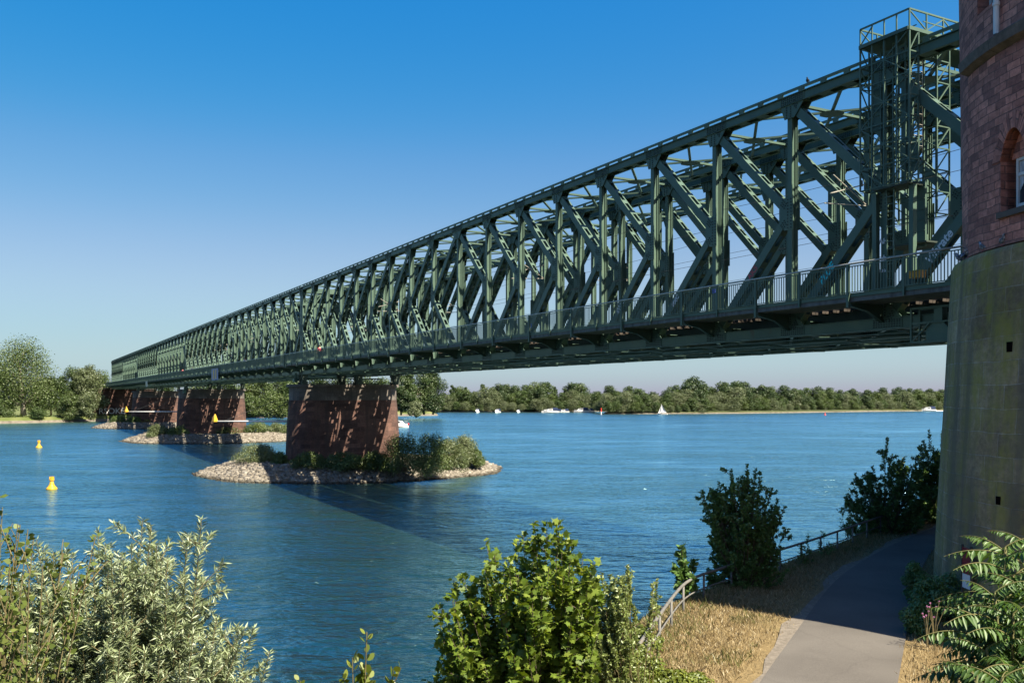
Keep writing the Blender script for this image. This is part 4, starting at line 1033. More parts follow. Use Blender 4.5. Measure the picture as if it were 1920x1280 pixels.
# graffiti on the members of the nearest span
def text_mesh(txt, size, mat, shear=0.0):
    cu = D.curves.new('t', 'FONT'); cu.body = txt; cu.size = size; cu.extrude = 0.004; cu.offset = 0.012; cu.shear = shear; cu.align_x = 'CENTER'; cu.align_y = 'CENTER'
    o = D.objects.new('t', cu); COL.objects.link(o); dg = bpy.context.evaluated_depsgraph_get(); dg.update()
    me = D.meshes.new_from_object(o.evaluated_get(dg)); D.objects.remove(o); me.materials.clear(); me.materials.append(mat); me.name = 'graffiti'
    return me
def graffiti(txt, size, mat, k, sg, f_, lower=True, shear=0.0, flat=False):
    """write on the outer face of the diagonal at node k"""
    if lower: a, b = Vector((0, sg * 0.38, zm - 0.33)), Vector((0, sg * (p - 0.30), zbd))
    else: a, b = Vector((0, sg * (p - 0.3), ztd)), Vector((0, sg * 0.38, zm + 0.33))
    q = a.lerp(b, f_); t = (a - b).normalized() if lower else (b - a).normalized()
    # outer face looks to -x; reading direction runs towards the camera (-y)
    if t.y > 0: t = -t
    if flat: t = Vector((0, -1, 0))
    z_ = Vector((-1, 0, 0)); y_ = z_.cross(t)
    o = link('graffiti', text_mesh(txt, size, mat, shear), None)
    host = None
    for ch in CM[root.name]:
        if ch.name.startswith('diagonal') and abs(ch.location.x) < 0.01 and abs(ch.location.y - YN[k]) < 0.01 and ch.data == (dg_lo if lower else dg_up)[sg]: host = ch
    o.parent = host
    o.matrix_local = Matrix((( t.x, y_.x, z_.x, -0.208), (t.y, y_.y, z_.y, q.y), (t.z, y_.z, z_.z, q.z), (0, 0, 0, 1)))
graffiti('Vibrate', 0.50, M['white_spray'], 0, 1, 0.50, shear=0.2)
graffiti('PLUE', 0.46, M['cyan_paint'], 1, 1, 0.58, shear=0.25)
graffiti('exc', 0.5, M['white_spray'], 3, 1, 0.62, shear=0.2)
graffiti('AKS', 0.42, M['red_spray'], 2, 1, 0.45)
graffiti('SWR', 0.42, M['white_spray'], 4, 1, 0.6)
graffiti('BO', 0.42, M['blue_spray'], 6, 1, 0.7)
def post_graffiti(txt, size, mat, k, z):
    host = [ch for ch in CM[root.name] if ch.name.startswith('post') and abs(ch.location.x) < 0.01 and abs(ch.location.y - YN[k]) < 0.01][0]
    o = link('graffiti', text_mesh(txt, size, mat), host)
    o.matrix_local = Matrix(((0, 0, -1, -0.220), (-1, 0, 0, 0), (0, 1, 0, z), (0, 0, 0, 1)))
post_graffiti('AH', 0.30, M['white_spray'], 1, 3.6); post_graffiti('ch', 0.34, M['white_spray'], 1, 2.9); post_graffiti('FUGA', 0.15, M['white_spray'], 1, 2.4)
post_graffiti('B', 0.34, M['white_spray'], 4, zm - 0.3); post_graffiti('ES', 0.26, M['blue_spray'], 3, 2.6)

# overhead wires of the two tracks
for i, (wc, lab) in enumerate(((W0 + TW / 2, 'overhead wires above the track of the near truss bridge'), (W0 + offs2[0] + TW / 2, 'overhead wires above the track of the rear truss bridge'))):
    t = thing('overhead_line', lab, 'wires', br(wc, S0 - 6, H + 9), TH)
    Lw = SPAN * 4 + 12; hw_ = p * 6
    mb = MB(); mb.tube([(0, y, 0.2) for y in np.linspace(0, Lw, 40)], 0.012, 5); mb.build('contact_wire', M['wire'], t)
    mb = MB(); mb.tube([(0.05, y, 1.0 + 0.55 * (2 * ((y / hw_) % 1) - 1) ** 2) for y in np.linspace(0, Lw, 240)], 0.012, 5); mb.build('messenger_wire', M['wire'], t)
    mb = MB(); mb.tube([(0, y, -1.6) for y in np.linspace(0, Lw, 40)], 0.011, 5); mb.build('feeder_wire', M['wire'], t)

# inspection gantry hanging on the first span
gs0, gs1 = 23.7, 26.05; gw0, gw1 = 30.32, 30.84; gz0, gz1 = H + 6.9, H + 15.05
gt = thing('inspection_gantry', 'green steel inspection cage and platform clamped round the truss beside the tower', 'gantry', br(gw0, gs0, gz0), TH)
GH = gz1 - gz0; GL = gs1 - gs0; GD = gw1 - gw0
plat = H + 14.28 - gz0
def lat(mb, x0, x1, y0, y1, z0, z1, n, r, diag=True):
    """cage of angle bars"""
    for x in (x0, x1):
        for y in np.linspace(y0, y1, 5): mb.beam((x, y, z0), (x, y, z1), r, r)
    zs = np.linspace(z0, z1, n + 1)
    for i, z in enumerate(zs):
        for x in (x0, x1): mb.beam((x, y0, z), (x, y1, z), r * 0.8, r * 0.8)
        for y in (y0, y1): mb.beam((x0, y, z), (x1, y, z), r * 0.8, r * 0.8)
        if diag and i < n:
            z2 = zs[i + 1]
            if i % 2: mb.beam((x0, y0, z), (x0, (y0 + y1) / 2, z2), r * 0.7, r * 0.7); mb.beam((x0, y1, z), (x0, (y0 + y1) / 2, z2), r * 0.7, r * 0.7)
            else: mb.beam((x0, (y0 + y1) / 2, z), (x0, y0, z2), r * 0.7, r * 0.7); mb.beam((x0, (y0 + y1) / 2, z), (x0, y1, z2), r * 0.7, r * 0.7)
            mb.beam((x0, y0, z), (x1, y0, z2), r * 0.7, r * 0.7); mb.beam((x1, y1, z), (x0, y1, z2), r * 0.7, r * 0.7)
mb = MB(); lat(mb, 0, GD, 0, GL, 1.5, plat, 7, 0.055); mb.build('outer_cage', M['steel'], gt)
mb = MB(); lat(mb, 1.35, 2.1, -0.2, GL - 0.2, 0.3, plat - 0.2, 8, 0.055); mb.build('inner_cage', M['steel'], gt)
# platform over the chord with a railing
mb = MB()
WX = 7.0
mb.box(-0.05, GD + 1.8, 0.05, GL - 0.05, plat - 0.05, plat); mb.box(GD + 1.82, WX, 0.5, GL - 0.5, plat - 0.05, plat)
for y in (0, GL): mb.beam((-0.05, y, plat + 0.02), (WX, y, plat + 0.02), 0.09, 0.14)
mb.beam((-0.05, 0, plat + 0.02), (-0.05, GL, plat + 0.02), 0.09, 0.14)
mb.build('top_platform', M['steel'], gt)
mb = MB()
for y in (0, GL):
    mb.beam((0, y, GH), (WX, y, GH), 0.06, 0.06); mb.beam((0.8, y, plat + 0.42), (WX, y, plat + 0.42), 0.035, 0.035)
    for x in np.linspace(0, WX, 8): mb.beam((x, y, plat), (x, y, GH), 0.05, 0.05)
    for i, x in enumerate(np.linspace(0, WX, 8)[:-1]): mb.beam((x, y, plat + (0.1 if i % 2 else 0.72)), (x + 1.0, y, plat + (0.72 if i % 2 else 0.1)), 0.04, 0.04)
mb.beam((0, 0, GH), (0, GL, GH), 0.06, 0.06)
for y in np.linspace(0, GL, 5): mb.beam((0, y, plat), (0, y, GH), 0.045, 0.045)
mb.beam((0, GL, plat + 0.1), (0, GL - 0.6, plat + 0.7), 0.04, 0.04); mb.beam((0.8, 0.3, plat + 0.4), (0.8, GL - 0.2, plat + 0.4), 0.035, 0.035)
mb.build('platform_railing', M['steel'], gt)
# plate boxes, lower platform, ladder
for (x, y, z0_, z1_) in ((0.62, 0.35, 3.2, 5.6), (0.66, 1.75, 4.0, 6.6), (0.70, 1.55, 0.9, 2.6), (0.95, 0.02, -1.0, 1.6), (0.62, 0.1, 2.0, 3.1)):
    mb = MB(); mb.box(x, x + 0.09, y, y + 0.52, z0_, z1_)
    for z in np.arange(z0_ + 0.2, z1_, 0.42): mb.box(x - 0.03, x - 0.001, y + 0.02, y + 0.50, z, z + 0.03)
    mb.build('plate_box', M['steel'], gt)
mb = MB(); mb.box(0.0, 0.95, 0.1, GL - 0.6, 1.40, 1.46); mb.build('lower_platform', M['steel_dark'], gt)
mb = MB(); mb.box(0.6, 2.2, -0.3, GL - 0.7, -0.9, -0.84); mb.build('lower_platform', M['steel_dark'], gt)
mb = MB()
for y in (0.95, 1.3): mb.beam((0.30, y, -3.2), (0.30, y, 3.0), 0.05, 0.05)
for z in np.arange(-3.1, 3.0, 0.3): mb.beam((0.30, 0.97, z), (0.30, 1.28, z), 0.03, 0.03)
mb.build('ladder', M['steel'], gt)
for y in (0.2, GL - 0.4):
    mb = MB(); mb.beam((0.45, y, -3.0), (0.45, y, 1.4), 0.20, 0.22); mb.build('leg', M['steel'], gt)
mb = MB()
for k in range(9):
    z = 3.0 + 0.42 * k; mb.tube([(1.0 + 0.3 * math.cos(a), 0.55 + 0.3 * math.sin(a), z) for a in np.linspace(0, 2 * math.pi, 11)], 0.018, 4)
for a in np.linspace(0, 2 * math.pi, 7)[:-1]: mb.tube([(1.0 + 0.3 * math.cos(a), 0.55 + 0.3 * math.sin(a), 2.8), (1.0 + 0.3 * math.cos(a), 0.55 + 0.3 * math.sin(a), 6.5)], 0.015, 4)
mb.build('ladder_hoops', M['galv'], gt)
# yellow box beside the track and small service trolley under the footway
yb = thing('grit_box', 'orange yellow equipment box behind the footway railing near the tower', 'box', br(30.4, 23.4, H + 4.0), TH)
mb = MB(); mb.box(-0.15, 0.15, -0.26, 0.26, 0.55, 0.80); mb.build('body', M['orange'], yb)
mb = MB(); mb.box(-0.17, 0.17, -0.28, 0.28, 0.802, 0.84); mb.build('lid', M['yellow'], yb)
for x in (-0.11, 0.11):
    for y in (-0.22, 0.22):
        mb = MB(); mb.box(x - 0.025, x + 0.025, y - 0.025, y + 0.025, 0, 0.548); mb.build('leg', M['steel_dark'], yb)
tr = thing('service_trolley', 'small green framed trolley with a plate box hanging under the footway by the tower', 'trolley', br(30.3, 21.3, H + 2.05), TH)
mb = MB()
for y in (0, 2.3):
    for x in (0, 0.5): mb.beam((x, y, 0), (x, y, 1.35), 0.07, 0.07)
for z in (0.02, 0.75, 1.32):
    for x in (0, 0.5): mb.beam((x, 0, z), (x, 2.3, z), 0.06, 0.06)
mb.beam((0, 2.25, 0.05), (0, 1.5, 0.72), 0.05, 0.05); mb.beam((0, 0.05, 0.05), (0, 0.6, 0.72), 0.05, 0.05); mb.beam((0, 0.0, 0.72), (0, 0.7, 1.3), 0.05, 0.05)
mb.build('frame', M['steel'], tr)
mb = MB(); mb.prism([(0.75, 0.06), (1.7, 0.06), (1.7, 0.5), (1.5, 0.72), (0.95, 0.72), (0.75, 0.5)], 0.06, 0.44, 'x'); mb.build('plate_box', M['steel'], tr)
mb = MB(); mb.box(0.03, 0.3, 0.98, 1.34, 0.79, 1.28); mb.build('hoist', M['steel'], tr)

# ------------------------------------------------------------------ piers and islands
PA = R(19.7); PD = Vector((math.cos(PA), math.sin(PA), 0)); PN = Vector((-math.sin(PA), math.cos(PA), 0))
PC0 = Vector((-27.4, 113.0, 0)) + PD * 6.8 + PN * 2.6      # centre of the first pier
STEP = br(0, SPAN)
ISC0 = Vector((-20.3, 116.5, 0))
def stadium(L_, Wd, n=10):
    pts = []
    for sg, a0 in ((1, -90), (-1, 90)):
        for k in range(n + 1):
            a = R(a0 + 180 * k / n); pts.append((sg * 0 + (L_ if sg > 0 else -L_) + Wd * math.cos(a), Wd * math.sin(a)))
    return pts
ZP = H + 1.46
def loft(mb, outlines, mi=0, cap_top=True):
    """stack of (outline pts, z) with running-metre UVs"""
    n = len(outlines[0][0]); base = len(mb.v)
    for pts, z in outlines:
        for q in pts: mb.v.append((q[0], q[1], z))
    per = [0.0]
    o0 = outlines[0][0]
    for i in range(n): per.append(per[-1] + math.dist(o0[i], o0[(i + 1) % n]))
    for j in range(len(outlines) - 1):
        for i in range(n):
            i2 = (i + 1) % n
            mb.f.append([base + j * n + i, base + j * n + i2, base + (j + 1) * n + i2, base + (j + 1) * n + i]); mb.m.append(mi)
            z0_, z1_ = outlines[j][1], outlines[j + 1][1]
            if abs(z1_ - z0_) < 0.05: z1_ = z0_ + 0.3
            mb.uv.append([(per[i], z0_), (per[i + 1], z0_), (per[i + 1], z1_), (per[i], z1_)]); mb.has_uv = True
    if cap_top:
        e = base + (len(outlines) - 1) * n
        mb.f.append([e + i for i in range(n)]); mb.m.append(mi); mb.uv.append([tuple(q) for q in outlines[-1][0]])
plabels = ['first stone bridge pier, red sandstone, standing on the nearest rubble island', 'second stone bridge pier, on the middle rubble island', 'third stone bridge pier, on the farthest rubble island']
pier_meshes = None
for i in range(3):
    t = thing('bridge_pier', plabels[i], 'pier', PC0 + STEP * i + Vector((0, 0, 0.0)), PA, 'red sandstone bridge piers')
    if pier_meshes is None:
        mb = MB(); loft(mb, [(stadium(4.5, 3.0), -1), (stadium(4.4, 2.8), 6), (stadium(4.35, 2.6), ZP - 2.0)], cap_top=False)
        m1 = mb.mesh('masonry', M['pier_stone'])
        mb = MB(); loft(mb, [(stadium(4.35, 2.58), ZP - 2.0), (stadium(4.35, 2.55), ZP - 0.35), (stadium(4.5, 2.75), ZP - 0.34), (stadium(4.5, 2.75), ZP)])
        m2 = mb.mesh('cap', M['pier_cap'])
        # bearings: lattice trestles and blocks, in pier coordinates
        mb = MB()
        pier_meshes = (m1, m2)
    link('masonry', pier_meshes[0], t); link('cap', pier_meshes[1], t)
    for w in (W0, W0 + TW, W0 + offs2[0], W0 + offs2[0] + TW):
        for ds in (-0.75, 0.75):
            s_ = S0 + SPAN * (i + 1) + ds + (offs2[1] if w > W0 + TW + 0.5 else 0)
            q = br(w, s_, 0) - t.location; c_, s2 = math.cos(-PA), math.sin(-PA)
            lx, ly = q.x * c_ - q.y * s2, q.x * s2 + q.y * c_
            mb = MB(); hh = ZB - ZP
            mb.box(-0.38, 0.38, -0.38, 0.38, 0, hh * 0.3); mb.box(-0.26, 0.26, -0.26, 0.26, hh * 0.3, hh * 0.72); mb.box(-0.36, 0.36, -0.36, 0.36, hh * 0.72, hh - 0.01)
            mb.build('bearing', M['steel_dark'], t, loc=(lx, ly, ZP))
    # cross girder of lattice between the bearings
    mb = MB(); a0, a1 = -4.6, 4.9
    for yy in (-1.1, 1.1):
        mb.beam((a0, yy, ZP + 0.12), (a1, yy, ZP + 0.12), 0.12, 0.10); mb.beam((a0, yy, ZP + 0.78), (a1, yy, ZP + 0.78), 0.12, 0.10)
        for k in range(12):
            x = a0 + (a1 - a0) * k / 12; x2 = a0 + (a1 - a0) * (k + 1) / 12
            mb.beam((x, yy, ZP + 0.12), (x2, yy, ZP + 0.78), 0.06, 0.06); mb.beam((x2, yy, ZP + 0.12), (x, yy, ZP + 0.78), 0.06, 0.06)
    mb.build('cross_girder', M['steel'], t)

def stones(name, n, seed, sampler, s0, s1):
    rng = np.random.default_rng(seed); P = sampler(rng, n); n = len(P)
    cube = np.array([(-1, -1, -1), (1, -1, -1), (1, 1, -1), (-1, 1, -1), (-1, -1, 1), (1, -1, 1), (1, 1, 1), (-1, 1, 1)], float)
    S = rng.uniform(s0, s1, n) * (0.7 + 0.8 * rng.random(n) ** 3)
    V = cube[None] * (1 + 0.38 * rng.uniform(-1, 1, (n, 8, 3))) * np.stack([S, S * rng.uniform(0.6, 1, n), S * rng.uniform(0.45, 0.8, n)], 1)[:, None, :]
    a = rng.uniform(0, 6.28, n); b = rng.normal(0, 0.35, n)
    ca, sa, cb, sb_ = np.cos(a), np.sin(a), np.cos(b), np.sin(b)
    x, y, z = V[..., 0], V[..., 1], V[..., 2]
    y, z = y * cb[:, None] - z * sb_[:, None], y * sb_[:, None] + z * cb[:, None]
    V = np.stack([x * ca[:, None] - y * sa[:, None], x * sa[:, None] + y * ca[:, None], z], -1) + P[:, None, :]
    fc = np.array([(0, 3, 2, 1), (4, 5, 6, 7), (0, 1, 5, 4), (1, 2, 6, 5), (2, 3, 7, 6), (3, 0, 4, 7)])
    Fq = (np.arange(n)[:, None, None] * 8 + fc[None]).reshape(-1, 4)
    return np_mesh(name, V.reshape(-1, 3), Fq, M['stone_tint'], np.repeat(np.clip(rng.normal(0.5, 0.25, n), 0, 1), 6))
def stone_mat():
    m, nt, out = new_mat('loose_rubble')
    a = N(nt, 'ShaderNodeAttribute'); a.attribute_name = 'tint'
    r = ramp(nt, [(0.0, (0.1032, 0.0903, 0.0731)), (0.5, (0.1978, 0.1763, 0.1462)), (1.0, (0.2924, 0.2666, 0.2279))]); nt.links.new(a.outputs['Fac'], r.inputs['Fac'])
    tc = N(nt, 'ShaderNodeTexCoord'); n2 = N(nt, 'ShaderNodeTexNoise'); n2.inputs['Scale'].default_value = 4; n2.inputs['Detail'].default_value = 6; nt.links.new(tc.outputs['Object'], n2.inputs['Vector'])
    r2 = ramp(nt, [(0.3, (0.6, 0.6, 0.6)), (0.7, (1.1, 1.1, 1.1))]); nt.links.new(n2.outputs['Fac'], r2.inputs['Fac'])
    # wet and weedy just above the waterline
    g = N(nt, 'ShaderNodeNewGeometry'); sp = N(nt, 'ShaderNodeSeparateXYZ'); nt.links.new(g.outputs['Position'], sp.inputs[0])
    rz = ramp(nt, [(0.10, (0.30, 0.30, 0.28)), (0.32, (1, 1, 1))]); nt.links.new(sp.outputs['Z'], rz.inputs['Fac'])
    m1 = N(nt, 'ShaderNodeMix', data_type='RGBA', blend_type='MULTIPLY'); m1.inputs['Factor'].default_value = 1; nt.links.new(r.outputs[0], m1.inputs[6]); nt.links.new(r2.outputs[0], m1.inputs[7])
    m2 = N(nt, 'ShaderNodeMix', data_type='RGBA', blend_type='MULTIPLY'); m2.inputs['Factor'].default_value = 1; nt.links.new(m1.outputs[2], m2.inputs[6]); nt.links.new(rz.outputs[0], m2.inputs[7])
    p = N(nt, 'ShaderNodeBsdfPrincipled'); p.inputs['Roughness'].default_value = 0.95; p.inputs['Specular IOR Level'].default_value = 0.15
    nt.links.new(m2.outputs[2], p.inputs['Base Color']); nt.links.new(p.outputs[0], out.inputs[0])
    return m
M['stone_tint'] = stone_mat()

IA, IB = 19.5, 16.0
def isl_h(r): return -0.5 + 2.0 * np.clip((1.03 - r) / 0.30, 0, 1) ** 0.8
def isl_wob(a): return 1 + 0.03 * np.sin(3 * a + 0.6) + 0.02 * np.sin(7 * a)
for i, nm in enumerate(('nearest', 'middle', 'farthest')):
    c_ = ISC0 + STEP * i
    mb = MB(); nr, na = 14, 64; vs = [(0, 0, 1.55)]; fs = []
    for j in range(1, nr + 1):
        r = 1.12 * j / nr
        for k in range(na):
            a = 2 * math.pi * k / na; q = r * isl_wob(a); vs.append((IA * q * math.cos(a), IB * q * math.sin(a), float(isl_h(r)) + 0.08 * math.sin(5 * a + j)))
    for k in range(na): fs.append((0, 1 + k, 1 + (k + 1) % na))
    for j in range(nr - 1):
        for k in range(na):
            a_, b_ = 1 + j * na + k, 1 + j * na + (k + 1) % na; fs.append((a_, b_, b_ + na, a_ + na))
    mb.add(vs, fs)
    o = mb.build('rubble_island', M['mud'], smooth=True); o.location = c_; o.rotation_euler[2] = PA
    tag(o, '%s low island heaped round the foot of a bridge pier' % nm, 'island', kind='structure')
    def samp(rng, n):
        a = rng.uniform(math.pi * 0.92, 2 * math.pi * 1.06, n); r = 1.03 - 0.40 * rng.random(n) ** 1.1
        # rubble is bare over more of the upstream (left) end
        q = r * isl_wob(a)
        return np.stack([IA * q * np.cos(a), IB * q * np.sin(a), isl_h(r) + 0.05], 1)
    o = link('island_rubble', stones('island_rubble', (15000, 8000, 5000)[i], 20 + i, samp, *((0.10, 0.23) if i == 0 else (0.13, 0.30))))
    o.location = c_; o.rotation_euler[2] = PA
    tag(o, 'pale quarry stones piled on the bank of the %s island' % nm, 'rubble', kind='stuff')

# island shrubs, each its own plant
def shrub(label, x, y, z, w, h, mat, seed, n, size, group='shrubs on the rubble islands', nl=15, shape='dome'):
    rg = random.Random(seed)
    t = thing('island_shrub', label, 'shrub', (x, y, z - 0.1), rg.uniform(0, 6), group)
    bl = lobes(rg, h, w, nl, 0.10, shape)
    bl = [(b[0], b[1], b[2] * rg.uniform(0.85, 1.05), b[3] * 0.8, b[4] * 0.8, b[5] * 0.95, b[6], b[7]) for b in bl]
    for k in range(9):      # upright shoots breaking the outline
        a = rg.uniform(0, 6.28); r_ = w * 0.36 * math.sqrt(rg.random()); bl.append((r_ * math.cos(a), r_ * math.sin(a), h * (0.86 - 0.5 * (r_ / (w * 0.5)) ** 2), w * 0.05, w * 0.05, h * rg.uniform(0.16, 0.27), w * w * 0.004, rg.uniform(0.4, 0.75)))
    link('foliage', crown_mesh('foliage', M[mat], seed, bl, int(n * 2.6), size * 0.58, up=0.5, fill=0.7, aspect=0.6), t)
    mb = MB()
    for b in bl: mb.tube([(b[0] * 0.2, b[1] * 0.2, 0), (b[0] * 0.6, b[1] * 0.6, b[2] * 0.6), (b[0], b[1], b[2] + b[5] * 0.6)], [0.05, 0.035, 0.012], 4)
    mb.build('stems', M['bark'], t)
    return t
isl1 = [(478, 873, 100, 36, 'leaf_island_silver', 'pale willow shrub at the left end of the nearest island, in full sun'),
        (524, 876, 34, 24, 'leaf_island', 'small bright green shrub right of the pale willow on the nearest island'),
        (575, 880, 74, 26, 'leaf_island', 'shaded shrub in front of the left part of the first pier'),
        (640, 882, 84, 30, 'leaf_island', 'shaded shrub in front of the middle of the first pier'),
        (702, 882, 70, 32, 'leaf_island', 'half shaded shrub in front of the right part of the first pier'),
        (752, 884, 84, 62, 'leaf_island', 'tall green shrub right beside the foot of the first pier'),
        (802, 887, 84, 66, 'leaf_island', 'tallest green shrub on the right half of the nearest island'),
        (842, 882, 72, 54, 'leaf_island_silver', 'silvery rounded willow shrub near the right end of the nearest island'),
        (868, 872, 60, 50, 'leaf_island_silver', 'silvery willow shrub farthest back on the right of the nearest island'),
        (888, 870, 44, 26, 'leaf_island', 'low yellow green shrub at the right tip of the nearest island')]
for j, (x, y, w, h, mt, lab) in enumerate(isl1):
    q = on_level(x, y, 1.3); k = q.y / F
    shrub(lab, q.x, q.y + w * k * 0.3, 1.35, w * k * 1.15, h * k * 1.12, mt, 300 + j, 4200, 0.30)
isl2 = [(289, 818, 46, 18, 'leaf_island_silver', 'sunlit willow shrub at the left end of the middle island'), (330, 818, 46, 15, 'leaf_island', 'shaded shrub beside the left corner of the second pier'),
        (425, 814, 60, 14, 'leaf_island', 'shaded low shrub below the right part of the second pier'), (478, 814, 54, 20, 'leaf_island', 'sunlit green shrub right of the second pier'),
        (515, 814, 46, 18, 'leaf_island_silver', 'pale shrub halfway between the second and first piers on the middle island'), (545, 813, 40, 19, 'leaf_island', 'green shrub on the middle island, just left of the first pier'),
        (585, 812, 40, 16, 'leaf_island', 'green shrub on the middle island, behind the first pier')]
for j, (x, y, w, h, mt, lab) in enumerate(isl2):
    q = on_level(x, y, 1.3); k = q.y / F
    shrub(lab, q.x, q.y + w * k * 0.25, 1.35, w * k * 1.15, h * k * 1.2, mt, 340 + j, 2600, 0.42)
isl3 = [(220, 794, 34, 12, 'leaf_island', 'green shrub at the left end of the farthest island'), (250, 794, 34, 10, 'leaf_island', 'shaded shrub at the foot of the third pier'), (275, 793, 40, 10, 'leaf_island', 'dark shrub between the third and second piers')]
for j, (x, y, w, h, mt, lab) in enumerate(isl3):
    q = on_level(x, y, 1.3); k = q.y / F
    shrub(lab, q.x, q.y + 1, 1.35, w * k * 1.1, h * k * 1.2, mt, 360 + j, 1600, 0.55)

# radar reflector booms of the piers
for i, (x0, x1, y0, Yb, lab) in enumerate(((575, 403, 789.5, 118.5, 'white boom with yellow reflector reaching left from the first pier'), (345, 237, 771.5, 203, 'white boom with yellow reflector reaching left from the second pier'))):
    a = at_depth(x0, Yb, y0); b = at_depth(x1, Yb, y0)
    t = thing('radar_boom', lab, 'marker boom', a, 0, 'radar reflector booms on the piers')
    L_ = (b - a).length
    mb = MB(); mb.tube([(0, 0, 0), (-L_, 0, 0)], [0.14, 0.09], 8); mb.build('boom', M['white'], t, smooth=True)
    mb = MB(); mb.tube([(-L_ * 0.9, 0, 0.05), (-L_ * 0.1, 0.4, L_ * 0.32)], 0.03, 5); mb.tube([(-L_ * 0.55, 0, 0.05), (-L_ * 0.05, 0.4, L_ * 0.32)], 0.03, 5); mb.build('stay_wire', M['wire'], t)
    mb = MB(); rr_ = 0.42 + 0.12 * i
    mb.lathe([(0.08, -0.25), (rr_, -0.15), (rr_ * 0.85, 0.12), (0.2, 0.55 + 0.1 * i), (0.06, 0.85 + 0.25 * i)], 4, (-L_, 0, 0.1)); mb.build('reflector', M['yellow'], t)

# navigation signs hung on the footway
for i, (x, y0, y1, wpx, lab) in enumerate(((406, 691, 712, 13, 'blue navigation panel with two yellow bars on the footway of the second span'), (277, 714, 725, 6, 'narrow grey navigation panel on the footway of the third span'))):
    Dr = 12190 / (x - 44); Y_ = Dr * CT * P_; s_ = Y_ / CT - (W0 + xo) * ST / CT; 
    c_ = br(W0 + xo - 0.28, s_, 0); k = Y_ / F
    zc = H - ((y0 + y1) / 2 - HY) * k; hh = (y1 - y0) * k / 2; L_ = wpx * k / 0.2 / 2
    t = thing('navigation_sign', lab, 'sign', (c_.x, c_.y, zc), TH)
    mb = MB(); mb.box(-0.03, 0.03, -L_, L_, -hh, hh); mb.build('panel', M['blue'] if i == 0 else M['galv'], t)
    if i == 0:
        for u in (-0.38, 0.30):
            mb = MB(); mb.prism([(L_ * (u - 0.16), -hh * 0.8), (L_ * (u + 0.16), -hh * 0.8), (L_ * (u + 0.16), hh * 0.8), (L_ * (u - 0.16), hh * 0.8)], -0.06, -0.035, 'x'); mb.build('yellow_bar', M['yellow'], t)
    mb = MB()
    for y in (-L_ * 0.8, L_ * 0.8): mb.box(0.035, 0.10, y - 0.04, y + 0.04, -hh * 0.6, hh * 0.9)
    mb.build('bracket', M['steel'], t)
# small hoist boxes under the footway
for (x, y0, y1, lab) in ((531, 703, 716, 'small green service box hanging under the footway left of the first pier'), (331, 724, 737, 'small green service box hanging under the footway left of the second pier')):
    Dr = 12190 / (x - 44); Y_ = Dr * CT * P_; s_ = Y_ / CT - (W0 + xo) * ST / CT; c_ = br(W0 - 0.6, s_, 0); k = Y_ / F
    t = thing('service_box', lab, 'box', (c_.x, c_.y, H - (y1 - HY) * k), TH); hh = (y1 - y0) * k
    mb = MB(); mb.prism([(-0.5, 0), (0.5, 0), (0.35, hh * 0.55), (-0.35, hh * 0.55)], -0.3, 0.3, 'x'); mb.build('body', M['steel'], t)
    for y in (-0.28, 0.28):
        mb = MB(); mb.box(-0.06, 0.06, y - 0.05, y + 0.05, hh * 0.55, hh * 1.3); mb.build('hanger', M['steel'], t)

# abutments
ab = thing('abutment', 'red sandstone abutment tower at the far left end of the bridge', 'abutment', br(W0 - 4, S0 + 4 * SPAN, 0), PA)
mb = MB()
def rect(x0, x1, y0, y1): return [(x0, y0), (x1, y0), (x1, y1), (x0, y1)]
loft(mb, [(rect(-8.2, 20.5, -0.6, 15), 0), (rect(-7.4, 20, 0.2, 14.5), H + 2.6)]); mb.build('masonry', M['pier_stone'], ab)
mb = MB(); loft(mb, [(rect(-7.7, 20.2, -0.1, 14.6), H + 2.6), (rect(-7.7, 20.2, -0.1, 14.6), H + 3.3)]); mb.build('coping', M['pier_cap'], ab)
mb = MB()
for k in range(14): mb.box(-7.5 + k * 0.55 - 0.02, -7.5 + k * 0.55 + 0.02, -0.02, 0.02, H + 3.3, H + 4.3)
mb.box(-7.55, 0.1, -0.03, 0.03, H + 4.3, H + 4.38); mb.build('railing', M['steel'], ab)
gm_ = text_mesh('RSOKE', 3.2, M['white_spray']); go_ = link('graffiti', gm_, ab)
go_.matrix_local = Matrix(((1, 0, 0, 4.0), (0, 0, -1, -0.50), (0, 1, 0, 3.6), (0, 0, 0, 1)))
nb_ = thing('abutment', 'stone abutment block behind the round tower carrying the near end of the bridge', 'abutment', br(W0 - 1.5, S0 - 5.5, PG), TH)
mb = MB(); loft(mb, [(rect(0, 14.5, 0, 6.2), -1.5), (rect(0.1, 14.4, 0.1, 6.1), ZB - PG - 0.02)]); mb.build('masonry', M['pier_stone'], nb_)

